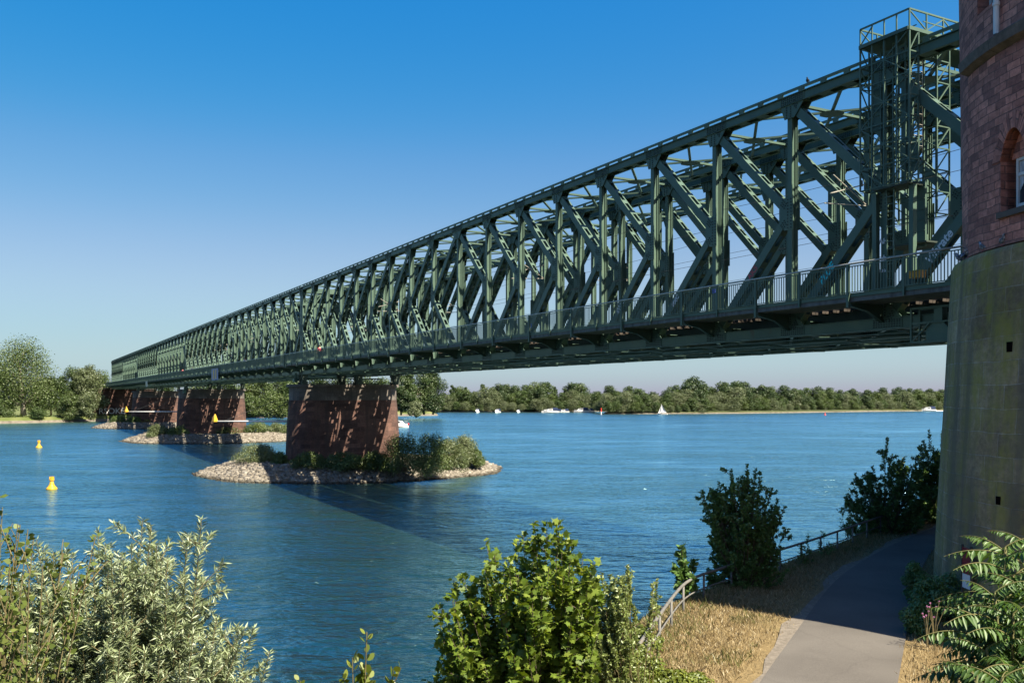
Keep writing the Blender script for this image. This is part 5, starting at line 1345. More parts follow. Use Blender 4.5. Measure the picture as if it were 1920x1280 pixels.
# ------------------------------------------------------------------ far banks
def bank(name, poly, h, slope, mat, label):
    """low land inside a polygon, edges sloping into the water"""
    pts = [Vector((a, b)) for a, b in poly]; n = len(pts)
    area = sum(pts[i].x * pts[(i + 1) % n].y - pts[(i + 1) % n].x * pts[i].y for i in range(n))
    if area < 0: pts = pts[::-1]
    # subdivide the outline
    fine = []
    for i in range(n):
        a, b = pts[i], pts[(i + 1) % n]; m_ = max(1, int((b - a).length / 14))
        for k in range(m_): fine.append(a.lerp(b, k / m_))
    n = len(fine)
    def off(d):
        out = []
        for i in range(n):
            t = (fine[(i + 1) % n] - fine[i - 1]).normalized(); nn = Vector((-t.y, t.x)); out.append(fine[i] + nn * (d + 0.9 * math.sin(i * 1.7) * (d > 0)))
        return out
    mb = MB(); rings = [(off(-3), -1.0), (off(0), 0.02), (off(slope * 0.45), h * 0.45), (off(slope * 1.6), h)]
    for pts_, z in rings:
        for q in pts_: mb.v.append((q.x, q.y, z))
    for j in range(3):
        for i in range(n):
            i2 = (i + 1) % n; mb.f.append([j * n + i, j * n + i2, (j + 1) * n + i2, (j + 1) * n + i]); mb.m.append(1 if j < 2 else 0); mb.uv.append([(0, 0)] * 4)
    mb.f.append([3 * n + i for i in range(n)]); mb.m.append(0); mb.uv.append([(0, 0)] * n)
    me = mb.mesh(name, [mat, M['beach']]); bm = bmesh.new(); bm.from_mesh(me); bmesh.ops.triangulate(bm, faces=[f for f in bm.faces if len(f.verts) > 4]); bm.to_mesh(me); bm.free()
    return tag(link(name, me), label, 'bank', kind='structure')
M['meadow'] = noise_mat('bank_meadow', [(0.3, (0.0484, 0.0735, 0.0151)), (0.5, (0.0826, 0.1046, 0.0262)), (0.7, (0.1548, 0.1593, 0.0674))], scale=0.12, rough=0.95, detail=8, bump=0.5, bscale=2)
M['beach'] = noise_mat('stony_beach', [(0.3, (0.0908, 0.0786, 0.0616)), (0.7, (0.1733, 0.1524, 0.1238))], scale=0.8, rough=0.95, detail=8, bump=0.6, bscale=3)
LEFTB = [(-620, 190), (-330, 270), (-179, 317), (-167, 330), (-157, 344), (-140, 366), (-107, 402), (-60, 432), (-40, 444), (-36.5, 449), (-42, 462), (-110, 540), (-700, 900)]
bank('left_bank', LEFTB, 2.0, 3.0, M['meadow'], 'green river bank beyond the bridge on the left')
FARB = [(-600, 800), (-68, 548), (0, 552), (45, 556), (90, 560), (200, 600), (700, 800), (2400, 1400), (2400, 3200), (-2400, 3200), (-2400, 1500)]
M['wood_floor'] = noise_mat('wood_floor', [(0.3, (0.030, 0.040, 0.012)), (0.7, (0.060, 0.068, 0.022))], scale=0.12, rough=0.95, detail=8)
bank('far_bank', FARB, 1.6, 2.5, M['wood_floor'], 'wooded far river bank')
SPIT = [(48.5, 486), (80, 487), (129, 500), (170, 524), (207, 549), (281, 589), (420, 660), (700, 800), (640, 830), (300, 660), (200, 600), (130, 545), (75, 512)]
bank('wooded_spit', SPIT, 1.4, 2.0, M['wood_floor'], 'wooded spit in front of the far bank on the right')

# ------------------------------------------------------------------ far trees
KINDS = {
 'silver': dict(mat='leaf_far_silver', shape='dome', z0=0.12, w=1.05, word='silvery green willow'),
 'green': dict(mat='leaf_far_green', shape='round', z0=0.14, w=0.75, word='mid green broadleaf tree'),
 'dark': dict(mat='leaf_far_dark', shape='oval', z0=0.16, w=0.66, word='dark green tree'),
 'olive': dict(mat='leaf_far_olive', shape='round', z0=0.12, w=0.8, word='olive green tree'),
 'slim': dict(mat='leaf_far_dark', shape='tall', z0=0.10, w=0.34, word='slim dark poplar'),
}
protos = {}
for kn, kd in KINDS.items():
    for v in range(3):
        hh = 10.0; seed = 500 + v + 10 * list(KINDS).index(kn); rg = random.Random(seed)
        bl = lobes(rg, hh, hh * kd['w'], 12 if kn != 'slim' else 9, kd['z0'], kd['shape'])
        cm = crown_mesh('crown', M[kd['mat']], seed, bl, 5200, 0.40, fill=0.5)
        tm = trunk_mesh('trunk', M['bark'], hh, 0.2, bl, rg, 6)
        protos[(kn, v)] = (cm, tm)
def far_tree(x, Y_, htop_px, kind, v, label, group, z=1.6, wscale=1.0, xy=None):
    """tree standing at column x, depth Y, with its top at row htop_px"""
    top = H - (htop_px - HY) / F * Y_; hgt = max(3.0, top - z); loc = Vector(((x - 960) / F * Y_, Y_, z))
    t = thing('far_tree' if kind != 'slim' else 'poplar_tree', label, 'tree', loc, rnd.uniform(0, 6.28), group)
    cm, tm = protos[(kind, v)]; s_ = hgt / 10.0; sw = s_ * wscale
    c_ = link('crown', cm, t); k_ = link('trunk', tm, t)
    for o in (c_, k_): o.scale = (sw, sw, s_)
    return t
def zone(x):
    if x < 905: return 'near the moored cabin boats'
    if x < 1010: return 'behind the small moored boats'
    if x < 1125: return 'behind the motorboat cluster'
    if x < 1230: return 'at the tip of the wooded spit'
    if x < 1290: return 'beside the white sailboat'
    if x < 1420: return 'right of the sailboat'
    if x < 1600: return 'on the middle of the spit'
    return 'close to the tower'
def row_depth(x, y): return F * (H - 0.0) / (y - HY)
# skyline rows read off the photograph: (x, top row)
sky_pts = [(740, 722), (770, 724), (830, 738), (848, 720), (862, 727), (873, 724), (890, 735), (905, 719), (925, 730), (936, 721), (950, 722), (965, 724), (985, 722), (1003, 719), (1022, 718), (1040, 724), (1060, 727), (1072, 719), (1085, 720), (1100, 736), (1120, 735), (1143, 724), (1160, 733), (1180, 724), (1200, 730), (1225, 736), (1250, 732), (1266, 722), (1285, 724), (1300, 708), (1318, 722), (1340, 728), (1358, 716), (1378, 715), (1394, 717), (1412, 726), (1428, 722), (1445, 727), (1470, 724), (1490, 728), (1512, 727), (1533, 726), (1555, 728), (1575, 731), (1600, 729), (1625, 731), (1655, 728), (1684, 727), (1705, 728), (1722, 730), (1745, 729), (1765, 731), (1790, 729), (1820, 731)]
sx_ = [a for a, b in sky_pts]; sy_ = [b for a, b in sky_pts]
def shore_y(x):      # waterline row of the land the wood stands on
    return float(np.interp(x, [700, 1110, 1130, 1250, 1400, 1600, 1770, 1850], [773.0, 772.6, 776.2, 776.0, 774.6, 771.8, 770.0, 769.0]))
rg = random.Random(99)
labels_seen = {}
def far_label(kind, size, where):
    base = '%s %s of the far wood, %s' % (size, KINDS[kind]['word'].replace(' broadleaf', '').replace('silvery green', 'silvery'), where)
    return base, '%s %s trees %s' % (size, kind, where)
# back row carries the skyline
for j, (x, ty) in enumerate(sky_pts):
    Y_ = row_depth(x, shore_y(x)) + rg.uniform(16, 30)
    kind = rg.choice(['dark', 'green', 'dark', 'green', 'olive', 'slim' if x < 1110 else 'dark'])
    if x in (936, 1072, 1040, 905): kind = 'slim' if x in (905, 1040) else 'dark'
    if x in (1300, 1358, 1378, 1394): kind = 'dark'
    lab, gp = far_label(kind, 'tall', zone(x))
    if x == 1300: lab = 'tallest tree of the far wood, right of the sailboat'; gp = None
    far_tree(x, Y_, ty - 1, kind, rg.randrange(3), lab, gp, wscale=1.25 if kind != 'slim' else 1.0)
# middle row
x = 735
while x < 1800:
    top = float(np.interp(x, sx_, sy_)); sh = shore_y(x); Y_ = row_depth(x, sh) + rg.uniform(8, 15)
    ty = top + (sh - top) * rg.uniform(0.08, 0.34); kind = rg.choice(['silver', 'green', 'silver', 'olive', 'dark', 'green']) if x < 1420 else rg.choice(['green', 'dark', 'olive', 'green', 'silver'])
    lab, gp = far_label(kind, 'middling', zone(x)); far_tree(x, Y_, ty, kind, rg.randrange(3), lab, gp, wscale=1.2)
    x += rg.uniform(13, 22)
# front row of low willows along the water
x = 738
while x < 1800:
    top = float(np.interp(x, sx_, sy_)); sh = shore_y(x); Y_ = row_depth(x, sh) + rg.uniform(3.0, 4.6)
    ty = top + (sh - top) * rg.uniform(0.42, 0.72); kind = rg.choice(['silver', 'silver', 'olive', 'green'])
    if 1130 < x < 1240: kind = rg.choice(['green', 'olive', 'green', 'silver'])
    lab, gp = far_label(kind, 'low waterside', zone(x)); far_tree(x, Y_, ty, kind, rg.randrange(3), lab, gp, z=0.9, wscale=1.4)
    x += rg.uniform(10, 17)
# dark wood far behind, one mass
bl = []
for j in range(150):
    xx = -260 + 700 * j / 150 + rg.uniform(-3, 3); yy = 640 + 0.32 * max(0, xx) + rg.uniform(-10, 25)
    bl.append((xx, yy, rg.uniform(4, 9.5), 6, 6, 4.5, 1, rg.uniform(0.2, 0.6)))
tag(link('distant_wood', crown_mesh('distant_wood', M['leaf_far_dark'], 77, bl, 26000, 1.1)), 'dense dark wood behind the trees of the far bank', 'wood', kind='stuff')

# trees of the left bank and behind the piers
def bank_tree(lab, x, yb, ytop, wpx, mat, seed, shape='round', n=5200, size=0.6, z0=0.2, tone=0.5, bark='bark', group='trees on the left bank', nl=12, dY=8, tr=None):
    q = on_level(x, yb, 1.8); Y_ = q.y + dY; loc = Vector(((x - 960) / F * Y_, Y_, 1.8)); h = H - (ytop - HY) / F * Y_ - 1.8; w = wpx / F * Y_
    return make_tree('bank_tree', lab, 'tree', loc, h, w, mat, seed, n, size, nl, z0, shape, tone, group, bark, tr)
bank_tree('huge pale green poplar with a broad crown and light trunk on the left bank', 44, 783, 646, 150, 'leaf_far_olive', 601, n=13000, size=0.62, z0=0.2, nl=22, bark='bark_pale', tr=0.9, tone=0.6)
bank_tree('big dark tree half behind the huge poplar at the left edge', -30, 783, 690, 90, 'leaf_far_dark', 602, n=5000, nl=12)
bank_tree('rounded dark green bush at the left edge of the photo, below the huge poplar', 6, 784, 746, 44, 'leaf_far_green', 603, shape='dome', z0=0.05, n=4200, size=0.5)
bank_tree('dark green tree right of the huge poplar', 96, 782, 706, 56, 'leaf_far_dark', 604, n=6000)
bank_tree('dark dense tree left of the pale willow by the bridge end', 134, 781, 692, 56, 'leaf_far_green', 605, n=7000, tone=0.35)
bank_tree('tall pale willow close to the far left bridge end', 166, 781, 684, 66, 'leaf_far_silver', 606, n=8000, tone=0.45)
bank_tree('bright green bush beside the far bridge abutment', 132, 783, 734, 44, 'leaf_far_green', 607, shape='dome', z0=0.05, n=4500, size=0.5, tone=0.75)
bank_tree('grey green bush touching the far bridge abutment', 162, 783, 738, 40, 'leaf_far_silver', 608, shape='dome', z0=0.05, n=4000, size=0.5, tone=0.35)
bank_tree('low dark bush under the pale trunk of the huge poplar', 70, 784, 762, 26, 'leaf_far_green', 609, shape='dome', z0=0.04, n=2500, size=0.45, tone=0.3)
bank_tree('tree with dark crown behind the huge poplar', 10, 781, 696, 60, 'leaf_far_dark', 610, n=5000, dY=22)
bank_tree('wide olive tree in the gap behind the left bank trees', 80, 780, 716, 70, 'leaf_far_olive', 611, n=5000, dY=30)
bank_tree('olive tree filling the view beyond the far abutment', 190, 779, 700, 60, 'leaf_far_olive', 612, n=5000, dY=30)
gapt = [(468, 778, 712, 50, 'leaf_far_olive', 'olive tree seen just right of the second pier', 'bark'), (493, 778, 700, 46, 'leaf_far_green', 'tree with a bare pale trunk seen between the second and first piers', 'bark_pale'),
        (520, 777, 706, 50, 'leaf_far_dark', 'dark tree seen close left of the first pier', 'bark'), (540, 777, 712, 50, 'leaf_far_green', 'green tree half hidden by the first pier', 'bark'),
        (515, 779, 738, 50, 'leaf_far_olive', 'pale green bush in front of the dark tree left of the first pier', 'bark'), (470, 779, 744, 40, 'leaf_far_green', 'low green bush beside the right edge of the second pier', 'bark'), (543, 780, 742, 36, 'leaf_far_olive', 'pale bush touching the left edge of the first pier', 'bark')]
for j, (x, yb, yt, w, mt, lab, bk_) in enumerate(gapt):
    bank_tree(lab, x, yb, yt, w, mt, 620 + j, n=4200, size=0.65, group='trees seen between the piers', bark=bk_, shape='dome' if yt > 730 else 'round', z0=0.06 if yt > 730 else 0.25, tone=0.6, dY=16 if yt < 730 else 6)
for j, x in enumerate((560, 600, 640, 690, 720, 420, 380, 300)):
    bank_tree('wide green tree hidden behind the piers %s' % ['left half of the first pier', 'first pier centre', 'first pier middle', 'first pier right part', 'first pier right corner', 'second pier', 'second pier left part', 'third pier'][j], x, 778, 710, 70, 'leaf_far_green', 640 + j, n=3000, size=0.8, group='trees behind the piers', dY=20)
sp = [(752, 778, 690, 40, 'leaf_far_dark', 'dark tall poplar beside the right edge of the first pier'), (768, 778, 696, 34, 'leaf_far_green', 'leaning green tree right of the first pier, under the bridge'),
      (795, 777, 672, 62, 'leaf_far_green', 'tall broad poplar on the grassy point right of the first pier'), (812, 777, 690, 48, 'leaf_far_dark', 'tall dark poplar at the outer end of the grassy point'), (778, 779, 752, 26, 'leaf_far_silver', 'grey bush under the tall poplars of the grassy point')]
for j, (x, yb, yt, w, mt, lab) in enumerate(sp):
    bank_tree(lab, x, yb, yt, w, mt, 660 + j, n=6500, size=0.6, shape='oval' if yt < 730 else 'dome', z0=0.10, group='trees on the grassy point', dY=14 if yt < 730 else 8, nl=14)
# ground plants on the bank edge
rng = np.random.default_rng(5)
bl = []
for a, b in zip(LEFTB[1:10], LEFTB[2:11]):
    a, b = Vector(a), Vector(b); t = (b - a); nn = Vector((-t.y, t.x)).normalized()
    for k in range(int(t.length / 2.2)):
        q = a + t.normalized() * k * 2.2 + nn * rnd.uniform(5, 9); bl.append((q.x, q.y, 2.0, rnd.uniform(1, 2), rnd.uniform(1, 2), rnd.uniform(0.4, 1.1), 1, rnd.uniform(0.3, 0.8)))
tag(link('bank_scrub', crown_mesh('bank_scrub', M['leaf_island'], 71, bl, 15000, 0.5, up=0.7)), 'low green scrub along the edge of the left bank', 'scrub', kind='stuff')
# white house glimpsed between the trees
q = at_depth(771, 520, 770); hs = thing('white_house', 'white gabled building glimpsed between the tall poplars right of the first pier', 'house', (q.x, q.y, 1.6), R(25))
mb = MB(); mb.box(-6, 6, -5, 5, 0, 9); mb.build('wall', M['white'], hs)
mb = MB(); mb.prism([(-5.5, 9.0), (5.5, 9.0), (0, 13)], -6.4, 6.4, 'x'); mb.build('roof', M['roof_tile'], hs)
wm = None
for fx in (-3.5, 0, 3.5):
    for z in (2, 5.5):
        mb = MB(); mb.box(-0.6, 0.6, -0.03, 0.03, 0, 1.8); o = mb.build('window', M['glass_dark'], hs, loc=(fx, -5.02, z))

# ------------------------------------------------------------------ boats, buoys
def hull_mesh(L_, B, hgt, mats, stripe=True):
    mb = MB(); ns = 9; rows = []
    for i in range(ns):
        t = i / (ns - 1); b = B / 2 * (1 - max(0, (t - 0.45) / 0.55) ** 2.2) * (0.9 + 0.1 * min(1, t * 3)); sh = hgt * (0.85 + 0.35 * t * t)
        y = L_ * (t - 0.5)
        rows.append([(-b * 0.72, y, -0.25), (-b, y, hgt * 0.35), (-b * 1.02, y, sh), (b * 1.02, y, sh), (b, y, hgt * 0.35), (b * 0.72, y, -0.25)])
    vs = [v for r_ in rows for v in r_]; fs = []
    for i in range(ns - 1):
        for k in range(6):
            k2 = (k + 1) % 6; fs.append((i * 6 + k, i * 6 + k2, (i + 1) * 6 + k2, (i + 1) * 6 + k))
    fs.append(tuple(range(6))[::-1]); fs.append(tuple((ns - 1) * 6 + k for k in range(6)))
    mb.add(vs, fs); return mb.mesh('hull', mats)
def motorboat(label, x, y, L_, rz, canopy='navy', group='white motorboats on the far water', Y_=None):
    q = on_level(x, y, 0.0)
    t = thing('motorboat', label, 'boat', (q.x, q.y, 0.0), rz, group)
    B = L_ * 0.34; hg = L_ * 0.14
    link('hull', hull_mesh(L_, B, hg, M['white']), t)
    mb = MB(); mb.prism([(-L_ * 0.12, hg * 0.9), (L_ * 0.30, hg * 1.05), (L_ * 0.18, hg * 1.9), (-L_ * 0.10, hg * 2.05)], -B * 0.36, B * 0.36, 'x'); cab = mb.build('cabin', M['white'], t)
    mb = MB()
    for sx in (-1, 1): mb.prism([(-L_ * 0.07, hg * 1.35), (L_ * 0.19, hg * 1.38), (L_ * 0.14, hg * 1.8), (-L_ * 0.07, hg * 1.85)], sx * B * 0.362, sx * B * 0.372, 'x')
    mb.build('window', M['glass_dark'], cab)
    mb = MB(); mb.prism([(-L_ * 0.46, hg * 1.0), (-L_ * 0.12, hg * 1.0), (-L_ * 0.12, hg * 2.3), (-L_ * 0.2, hg * 2.5), (-L_ * 0.42, hg * 2.4)], -B * 0.40, B * 0.40, 'x'); mb.build('canopy', M[canopy], t)
    mb = MB(); mb.tube([(0, L_ * 0.30, hg * 1.2), (0, L_ * 0.47, hg * 1.75)], 0.03, 5); mb.tube([(-B * 0.3, L_ * 0.30, hg * 1.75), (0, L_ * 0.47, hg * 1.75), (B * 0.3, L_ * 0.30, hg * 1.75)], 0.03, 5); mb.build('bow_rail', M['galv'], t)
    return t
b0 = motorboat('white motorboat with navy canopy and red fender just right of the first pier', 744, 801, 7.6, R(-100))
mb = MB(); mb.lathe([(0.05, -0.3), (0.28, -0.15), (0.28, 0.2), (0.05, 0.4)], 10, (0, 3.7, 1.0)); mb.build('fender', M['red'], b0)
for (x, y, L_, rz, lab) in ((895, 773.6, 8, 175, 'white cabin boat with its bow towards the camera, leftmost of the far boats'), (932.5, 773.6, 8, 160, 'white boat moored right of the leftmost cabin boat'), (971.6, 773.4, 6.5, 170, 'small white boat moored alone left of the boat cluster'),
                        (1025, 773.4, 8, 110, 'leftmost white boat of the tight cluster'), (1033, 774.0, 11, 95, 'largest white motorboat of the tight cluster'), (1043, 773.4, 8, 80, 'rightmost white boat of the tight cluster'), (1057, 773.2, 8, 95, 'low white boat just right of the boat cluster'),
                        (1090, 773.2, 11, 92, 'long white motorboat left of the spit'), (1104, 773.0, 9, 95, 'white motorboat closest to the spit')):
    motorboat(lab, x, y, L_ * 0.8, R(rz))
fb_ = motorboat('white speedboat with a foaming wake near the tower', 1741, 770.6, 9, R(95))
mb = MB(); mb.add([(-1.1, -4.2, 0.02), (1.1, -4.2, 0.02), (2.2, -22, 0.05), (-2.2, -22, 0.05), (0, -4.2, 0.35), (0, -14, 0.22)], [(0, 1, 4), (1, 2, 5, 4), (0, 4, 5, 3), (2, 3, 5)])
o = mb.build('wake', M['foam']); o.location = fb_.location; o.rotation_euler[2] = R(95); tag(o, 'white foam wake behind the speedboat near the tower', 'wake', kind='structure')
# sailboat
q = on_level(1242, 777, 0); sb_ = thing('sailboat', 'small sailboat with white sails in front of the wooded spit', 'sailboat', (q.x, q.y, 0), R(70))
link('hull', hull_mesh(5.2, 1.7, 0.55, M['white']), sb_)
mb = MB(); mb.tube([(0, 0.6, 0.5), (0, 0.6, 5.6)], 0.05, 6); mb.build('mast', M['galv'], sb_)
mb = MB()
def sail(pts, bulge):
    vs = []; n = 8
    a, b, c_ = [Vector(v) for v in pts]
    for i in range(n + 1):
        for k in range(n + 1 - i):
            u, v = i / n, k / n; w_ = 1 - u - v; q = a * w_ + b * u + c_ * v; q.x += bulge * 27 * u * v * w_; vs.append(q)
    fs = []; idx = {}; c2 = 0
    for i in range(n + 1):
        for k in range(n + 1 - i): idx[(i, k)] = c2; c2 += 1
    for i in range(n):
        for k in range(n - i):
            fs.append((idx[(i, k)], idx[(i + 1, k)], idx[(i, k + 1)]))
            if k < n - i - 1: fs.append((idx[(i + 1, k)], idx[(i + 1, k + 1)], idx[(i, k + 1)]))
    return vs, fs
for nm, pts, bl_ in (('mainsail', [(0, 0.55, 0.95), (0, -2.2, 1.0), (0, 0.55, 5.5)], 0.25), ('jib', [(0, 2.3, 0.7), (0, 0.72, 0.9), (0, 0.66, 4.7)], 0.15)):
    mb = MB(); v_, f_ = sail(pts, bl_); mb.add(v_, f_); mb.build(nm, M['cloth_white'], sb_)
# yellow buoys
def buoy(label, x, y, hpx, mat='yellow', name='buoy', group='yellow river buoys'):
    q = on_level(x, y, 0); hgt = hpx * q.y / F; s_ = hgt / 1.75
    t = thing(name, label, 'buoy', (q.x, q.y, 0), 0.3, group)
    mb = MB(); mb.lathe([(r * s_, z * s_) for r, z in ((0.5, -0.25), (0.72, 0.0), (0.72, 0.14), (0.62, 0.26), (0.42, 0.5), (0.28, 0.78), (0.24, 1.12))], 20); mb.build('float', M[mat], t, smooth=True)
    mb = MB(); mb.lathe([(r * s_, z * s_) for r, z in ((0.20, 1.12), (0.20, 1.2), (0.33, 1.22), (0.33, 1.45))], 16)
    mb.box(-0.30 * s_, 0.30 * s_, -0.03 * s_, 0.03 * s_, 1.45 * s_, 1.75 * s_); mb.box(-0.03 * s_, 0.03 * s_, -0.30 * s_, 0.30 * s_, 1.451 * s_, 1.749 * s_); mb.build('topmark', M[mat], t)
    return t
buoy('nearest yellow buoy, in open water lower left', 97, 917, 24); buoy('second yellow buoy, farther out left of the islands', 73, 839, 14)
buoy('yellow buoy close behind the shrubs right of the first pier', 744.5, 816, 11)
buoy('small red buoy far out on the right of the river', 1547, 778, 5, 'red', 'buoy', 'red far buoys')
q = on_level(1127.5, 776, 0.2); t = thing('channel_marker', 'red and white post marking the tip of the wooded spit', 'marker', (q.x, q.y + 1, 0.2))
mb = MB(); mb.tube([(0, 0, -0.5), (0, 0, 1.2)], 0.3, 8); mb.build('white_post', M['white'], t); mb = MB(); mb.tube([(0, 0, 1.2), (0, 0, 3.2)], 0.3, 8); mb.build('red_post', M['red'], t)

# ------------------------------------------------------------------ birds and people
def bird(name, label, cat, loc, rz, s, mat, group=None):
    t = thing(name, label, cat, loc, rz, group)
    mb = MB()
    prof = [((0, -0.17, 0.06), 0.012), ((0, -0.12, 0.075), 0.03), ((0, -0.06, 0.10), 0.055), ((0, 0.0, 0.125), 0.068), ((0, 0.05, 0.15), 0.058), ((0, 0.075, 0.19), 0.036), ((0, 0.085, 0.22), 0.032), ((0, 0.10, 0.24), 0.03), ((0, 0.125, 0.243), 0.014), ((0, 0.155, 0.238), 0.004)]
    mb.tube([tuple(c * s for c in p_) for p_, r_ in prof], [r_ * s for p_, r_ in prof], 10)
    mb.build('body', M[mat], t, smooth=True)
    for sx in (-1, 1):
        mb = MB(); mb.prism([(-0.19 * s, 0.075 * s), (-0.05 * s, 0.10 * s), (0.05 * s, 0.15 * s), (0.0, 0.175 * s), (-0.09 * s, 0.135 * s)], sx * 0.058 * s, sx * 0.074 * s, 'x'); mb.build('wing', M[mat], t)
        mb = MB(); mb.tube([(sx * 0.025 * s, 0.0, 0.085 * s), (sx * 0.025 * s, 0.005, 0.0)], 0.007 * s, 5); mb.tube([(sx * 0.025 * s, -0.015 * s, 0.004), (sx * 0.025 * s, 0.04 * s, 0.004)], 0.006 * s, 4); mb.build('leg', M['red_spray'] if mat == 'feather' else M['feather_black'], t)
    return t
for j, (x, rz, lab) in enumerate(((1801, 40, 'pigeon lowest on the tower ledge, next to the footway railing'), (1809, -60, 'pigeon second from the left on the tower ledge'), (1817, 100, 'pigeon pressed against the tower wall, third from the left'), (1845, 20, 'lone dark pigeon on the tower ledge left of the arched window'), (1882, 160, 'pale pigeon on the tower ledge under the arched window'))):
    a_, pt = ang_for(max(x, 1799), RTOP - 0.14); bird('pigeon', lab, 'bird', (TC.x + (RTOP - 0.13) * math.cos(a_), TC.y + (RTOP - 0.13) * math.sin(a_), ZL + 0.02), R(rz), 1.15, 'feather', 'pigeons on the tower ledge')
Dn = 13121 / (1518 - 44); Y_ = Dn * CT * P_; s_ = Y_ / CT - W0 * ST / CT
c_ = br(W0 - 0.12, s_, ZB + zt + 0.525); bird('crow', 'black bird perched on the inspection rail above the top chord', 'bird', c_, R(150), 0.95, 'feather_black')

def skin_fig(verts, edges, radii, name, mat):
    me = D.meshes.new(name); me.from_pydata(verts, edges, []); o = D.objects.new(name, me); COL.objects.link(o)
    sk = o.modifiers.new('s', 'SKIN'); sk.use_smooth_shade = True
    for v, r_ in zip(me.skin_vertices[0].data, radii): v.radius = (r_, r_)
    me.skin_vertices[0].data[0].use_root = True
    o.modifiers.new('d', 'SUBSURF').levels = 1; o.modifiers['d'].render_levels = 1
    dg = bpy.context.evaluated_depsgraph_get(); dg.update(); m2 = D.meshes.new_from_object(o.evaluated_get(dg)); D.objects.remove(o)
    m2.name = name; m2.materials.clear(); m2.materials.append(mat); return m2
def person(label, loc, rz, shirt, trousers, phase):
    t = thing('person', label, 'person', loc, rz, 'people on the bridge footway')
    st = 0.22 * phase
    V_ = [(0, 0, 0.95), (0, 0, 1.15), (0, 0, 1.38), (0, 0, 1.50), (0, 0.01, 1.60), (0, 0.02, 1.70),
          (0.10, 0, 0.90), (0.11, st * 0.6, 0.50), (0.11, st * 0.2, 0.08), (0.11, st * 0.2 + 0.14, 0.04),
          (-0.10, 0, 0.90), (-0.11, -st * 0.4, 0.50), (-0.11, -st * 1.2, 0.10), (-0.11, -st * 1.2 + 0.14, 0.05),
          (0.19, 0, 1.40), (0.25, -st * 0.5, 1.14), (0.26, -st * 0.3 + 0.1, 0.90), (0.26, -st * 0.3 + 0.14, 0.82),
          (-0.19, 0, 1.40), (-0.25, st * 0.5, 1.14), (-0.26, st * 0.6 + 0.1, 0.90), (-0.26, st * 0.6 + 0.14, 0.82)]
    E_ = [(0, 1), (1, 2), (2, 3), (3, 4), (4, 5), (0, 6), (6, 7), (7, 8), (8, 9), (0, 10), (10, 11), (11, 12), (12, 13), (2, 14), (14, 15), (15, 16), (16, 17), (2, 18), (18, 19), (19, 20), (20, 21)]
    rd = [0.13, 0.13, 0.14, 0.055, 0.095, 0.08, 0.085, 0.06, 0.045, 0.035, 0.085, 0.06, 0.045, 0.035, 0.06, 0.042, 0.032, 0.03, 0.06, 0.042, 0.032, 0.03]
    link('body', skin_fig(V_, E_, rd, 'body', M['skin']), t)
    iv = [0, 1, 2, 14, 15, 18, 19]; mp_ = {a: b for b, a in enumerate(iv)}
    link('shirt', skin_fig([V_[a] for a in iv], [(mp_[a], mp_[b]) for a, b in E_ if a in mp_ and b in mp_], [rd[a] + 0.02 for a in iv], 'shirt', M[shirt]), t)
    iv = [0, 6, 7, 8, 10, 11, 12]; mp2 = {a: b for b, a in enumerate(iv)}
    link('trousers', skin_fig([V_[a] for a in iv], [(mp2[a], mp2[b]) for a, b in E_ if a in mp2 and b in mp2], [rd[a] + 0.02 for a in iv], 'trousers', M[trousers]), t)
    mb = MB(); mb.lathe([(0.105, -0.02), (0.112, 0.04), (0.09, 0.10), (0.03, 0.135)], 12, (0, -0.01, 1.66)); mb.build('hair', M['hair'], t, smooth=True)
    return t
for (x, rz, sh, trs, ph, lab) in ((599, 20, 'cloth_red', 'cloth_dark', 1, 'person in a red shirt walking on the footway above the first pier'), (459, 200, 'cloth_white', 'cloth_dark', -1, 'person in a white shirt on the footway of the second span'),
                           (360, 20, 'cloth_white', 'cloth_dark', 1, 'person in white above the second pier, right one of a pair'), (343, 200, 'cloth_red', 'cloth_dark', -1, 'person in red above the second pier, left one of a pair')):
    Dn = 12400 / (x - 44); Y_ = Dn * CT * P_; s_ = Y_ / CT - (W0 - 1.5) * ST / CT; person(lab, br(W0 - 1.7, s_, ZB + zd), R(rz) + TH, sh, trs, ph)

# ------------------------------------------------------------------ near vegetation
def grow(rg, base, stems, levels, spread, lens, ratio=0.62, gravity=0.0, kids=(5, 6), f0=0.22):
    """returns polylines with radii and leaf-bearing twigs; stems: list of (dir, length, radius)"""
    lines = []; twigs = []
    def rec(p, d, L_, r_, lev):
        n = 5; pts = [p]; rad = [r_]; dd = d.normalized(); q = p.copy()
        for i in range(n):
            sg_ = 1.0 if lev else 0.3; dd = (dd + Vector((rg.gauss(0, 0.10) * sg_, rg.gauss(0, 0.10) * sg_, rg.gauss(0, 0.06) * sg_ + gravity * (0.5 if lev else 0.1)))).normalized()
            q = q + dd * L_ / n; pts.append(q.copy()); rad.append(r_ * (1 - 0.8 * (i + 1) / n) + 0.0015)
        lines.append((pts, rad))
        if lev >= levels: twigs.append(pts); return
        if lev == levels - 1 or lev == 0: twigs.append(pts[3:] if lev else pts[4:])
        for k in range(rg.randint(*kids)):
            f_ = rg.uniform(f0 if lev == 0 else 0.22, 0.97); i = min(4, int(f_ * 5)); pp = pts[i].lerp(pts[i + 1], f_ * 5 - i)
            ax = (pts[i + 1] - pts[i]).normalized(); perp = Vector((rg.gauss(0, 1), rg.gauss(0, 1), rg.gauss(0, 1))); perp = (perp - ax * perp.dot(ax)).normalized()
            nd = (ax * math.cos(spread) + perp * math.sin(spread)); nd.z += 0.10
            rec(pp, nd, L_ * ratio * rg.uniform(0.65, 1.15) * (1.15 - 0.6 * f_), max(0.002, r_ * 0.5), lev + 1)
    for d, L_, r_, off in stems: rec(Vector(base) + Vector(off), Vector(d), L_, r_, 0)
    return lines, twigs

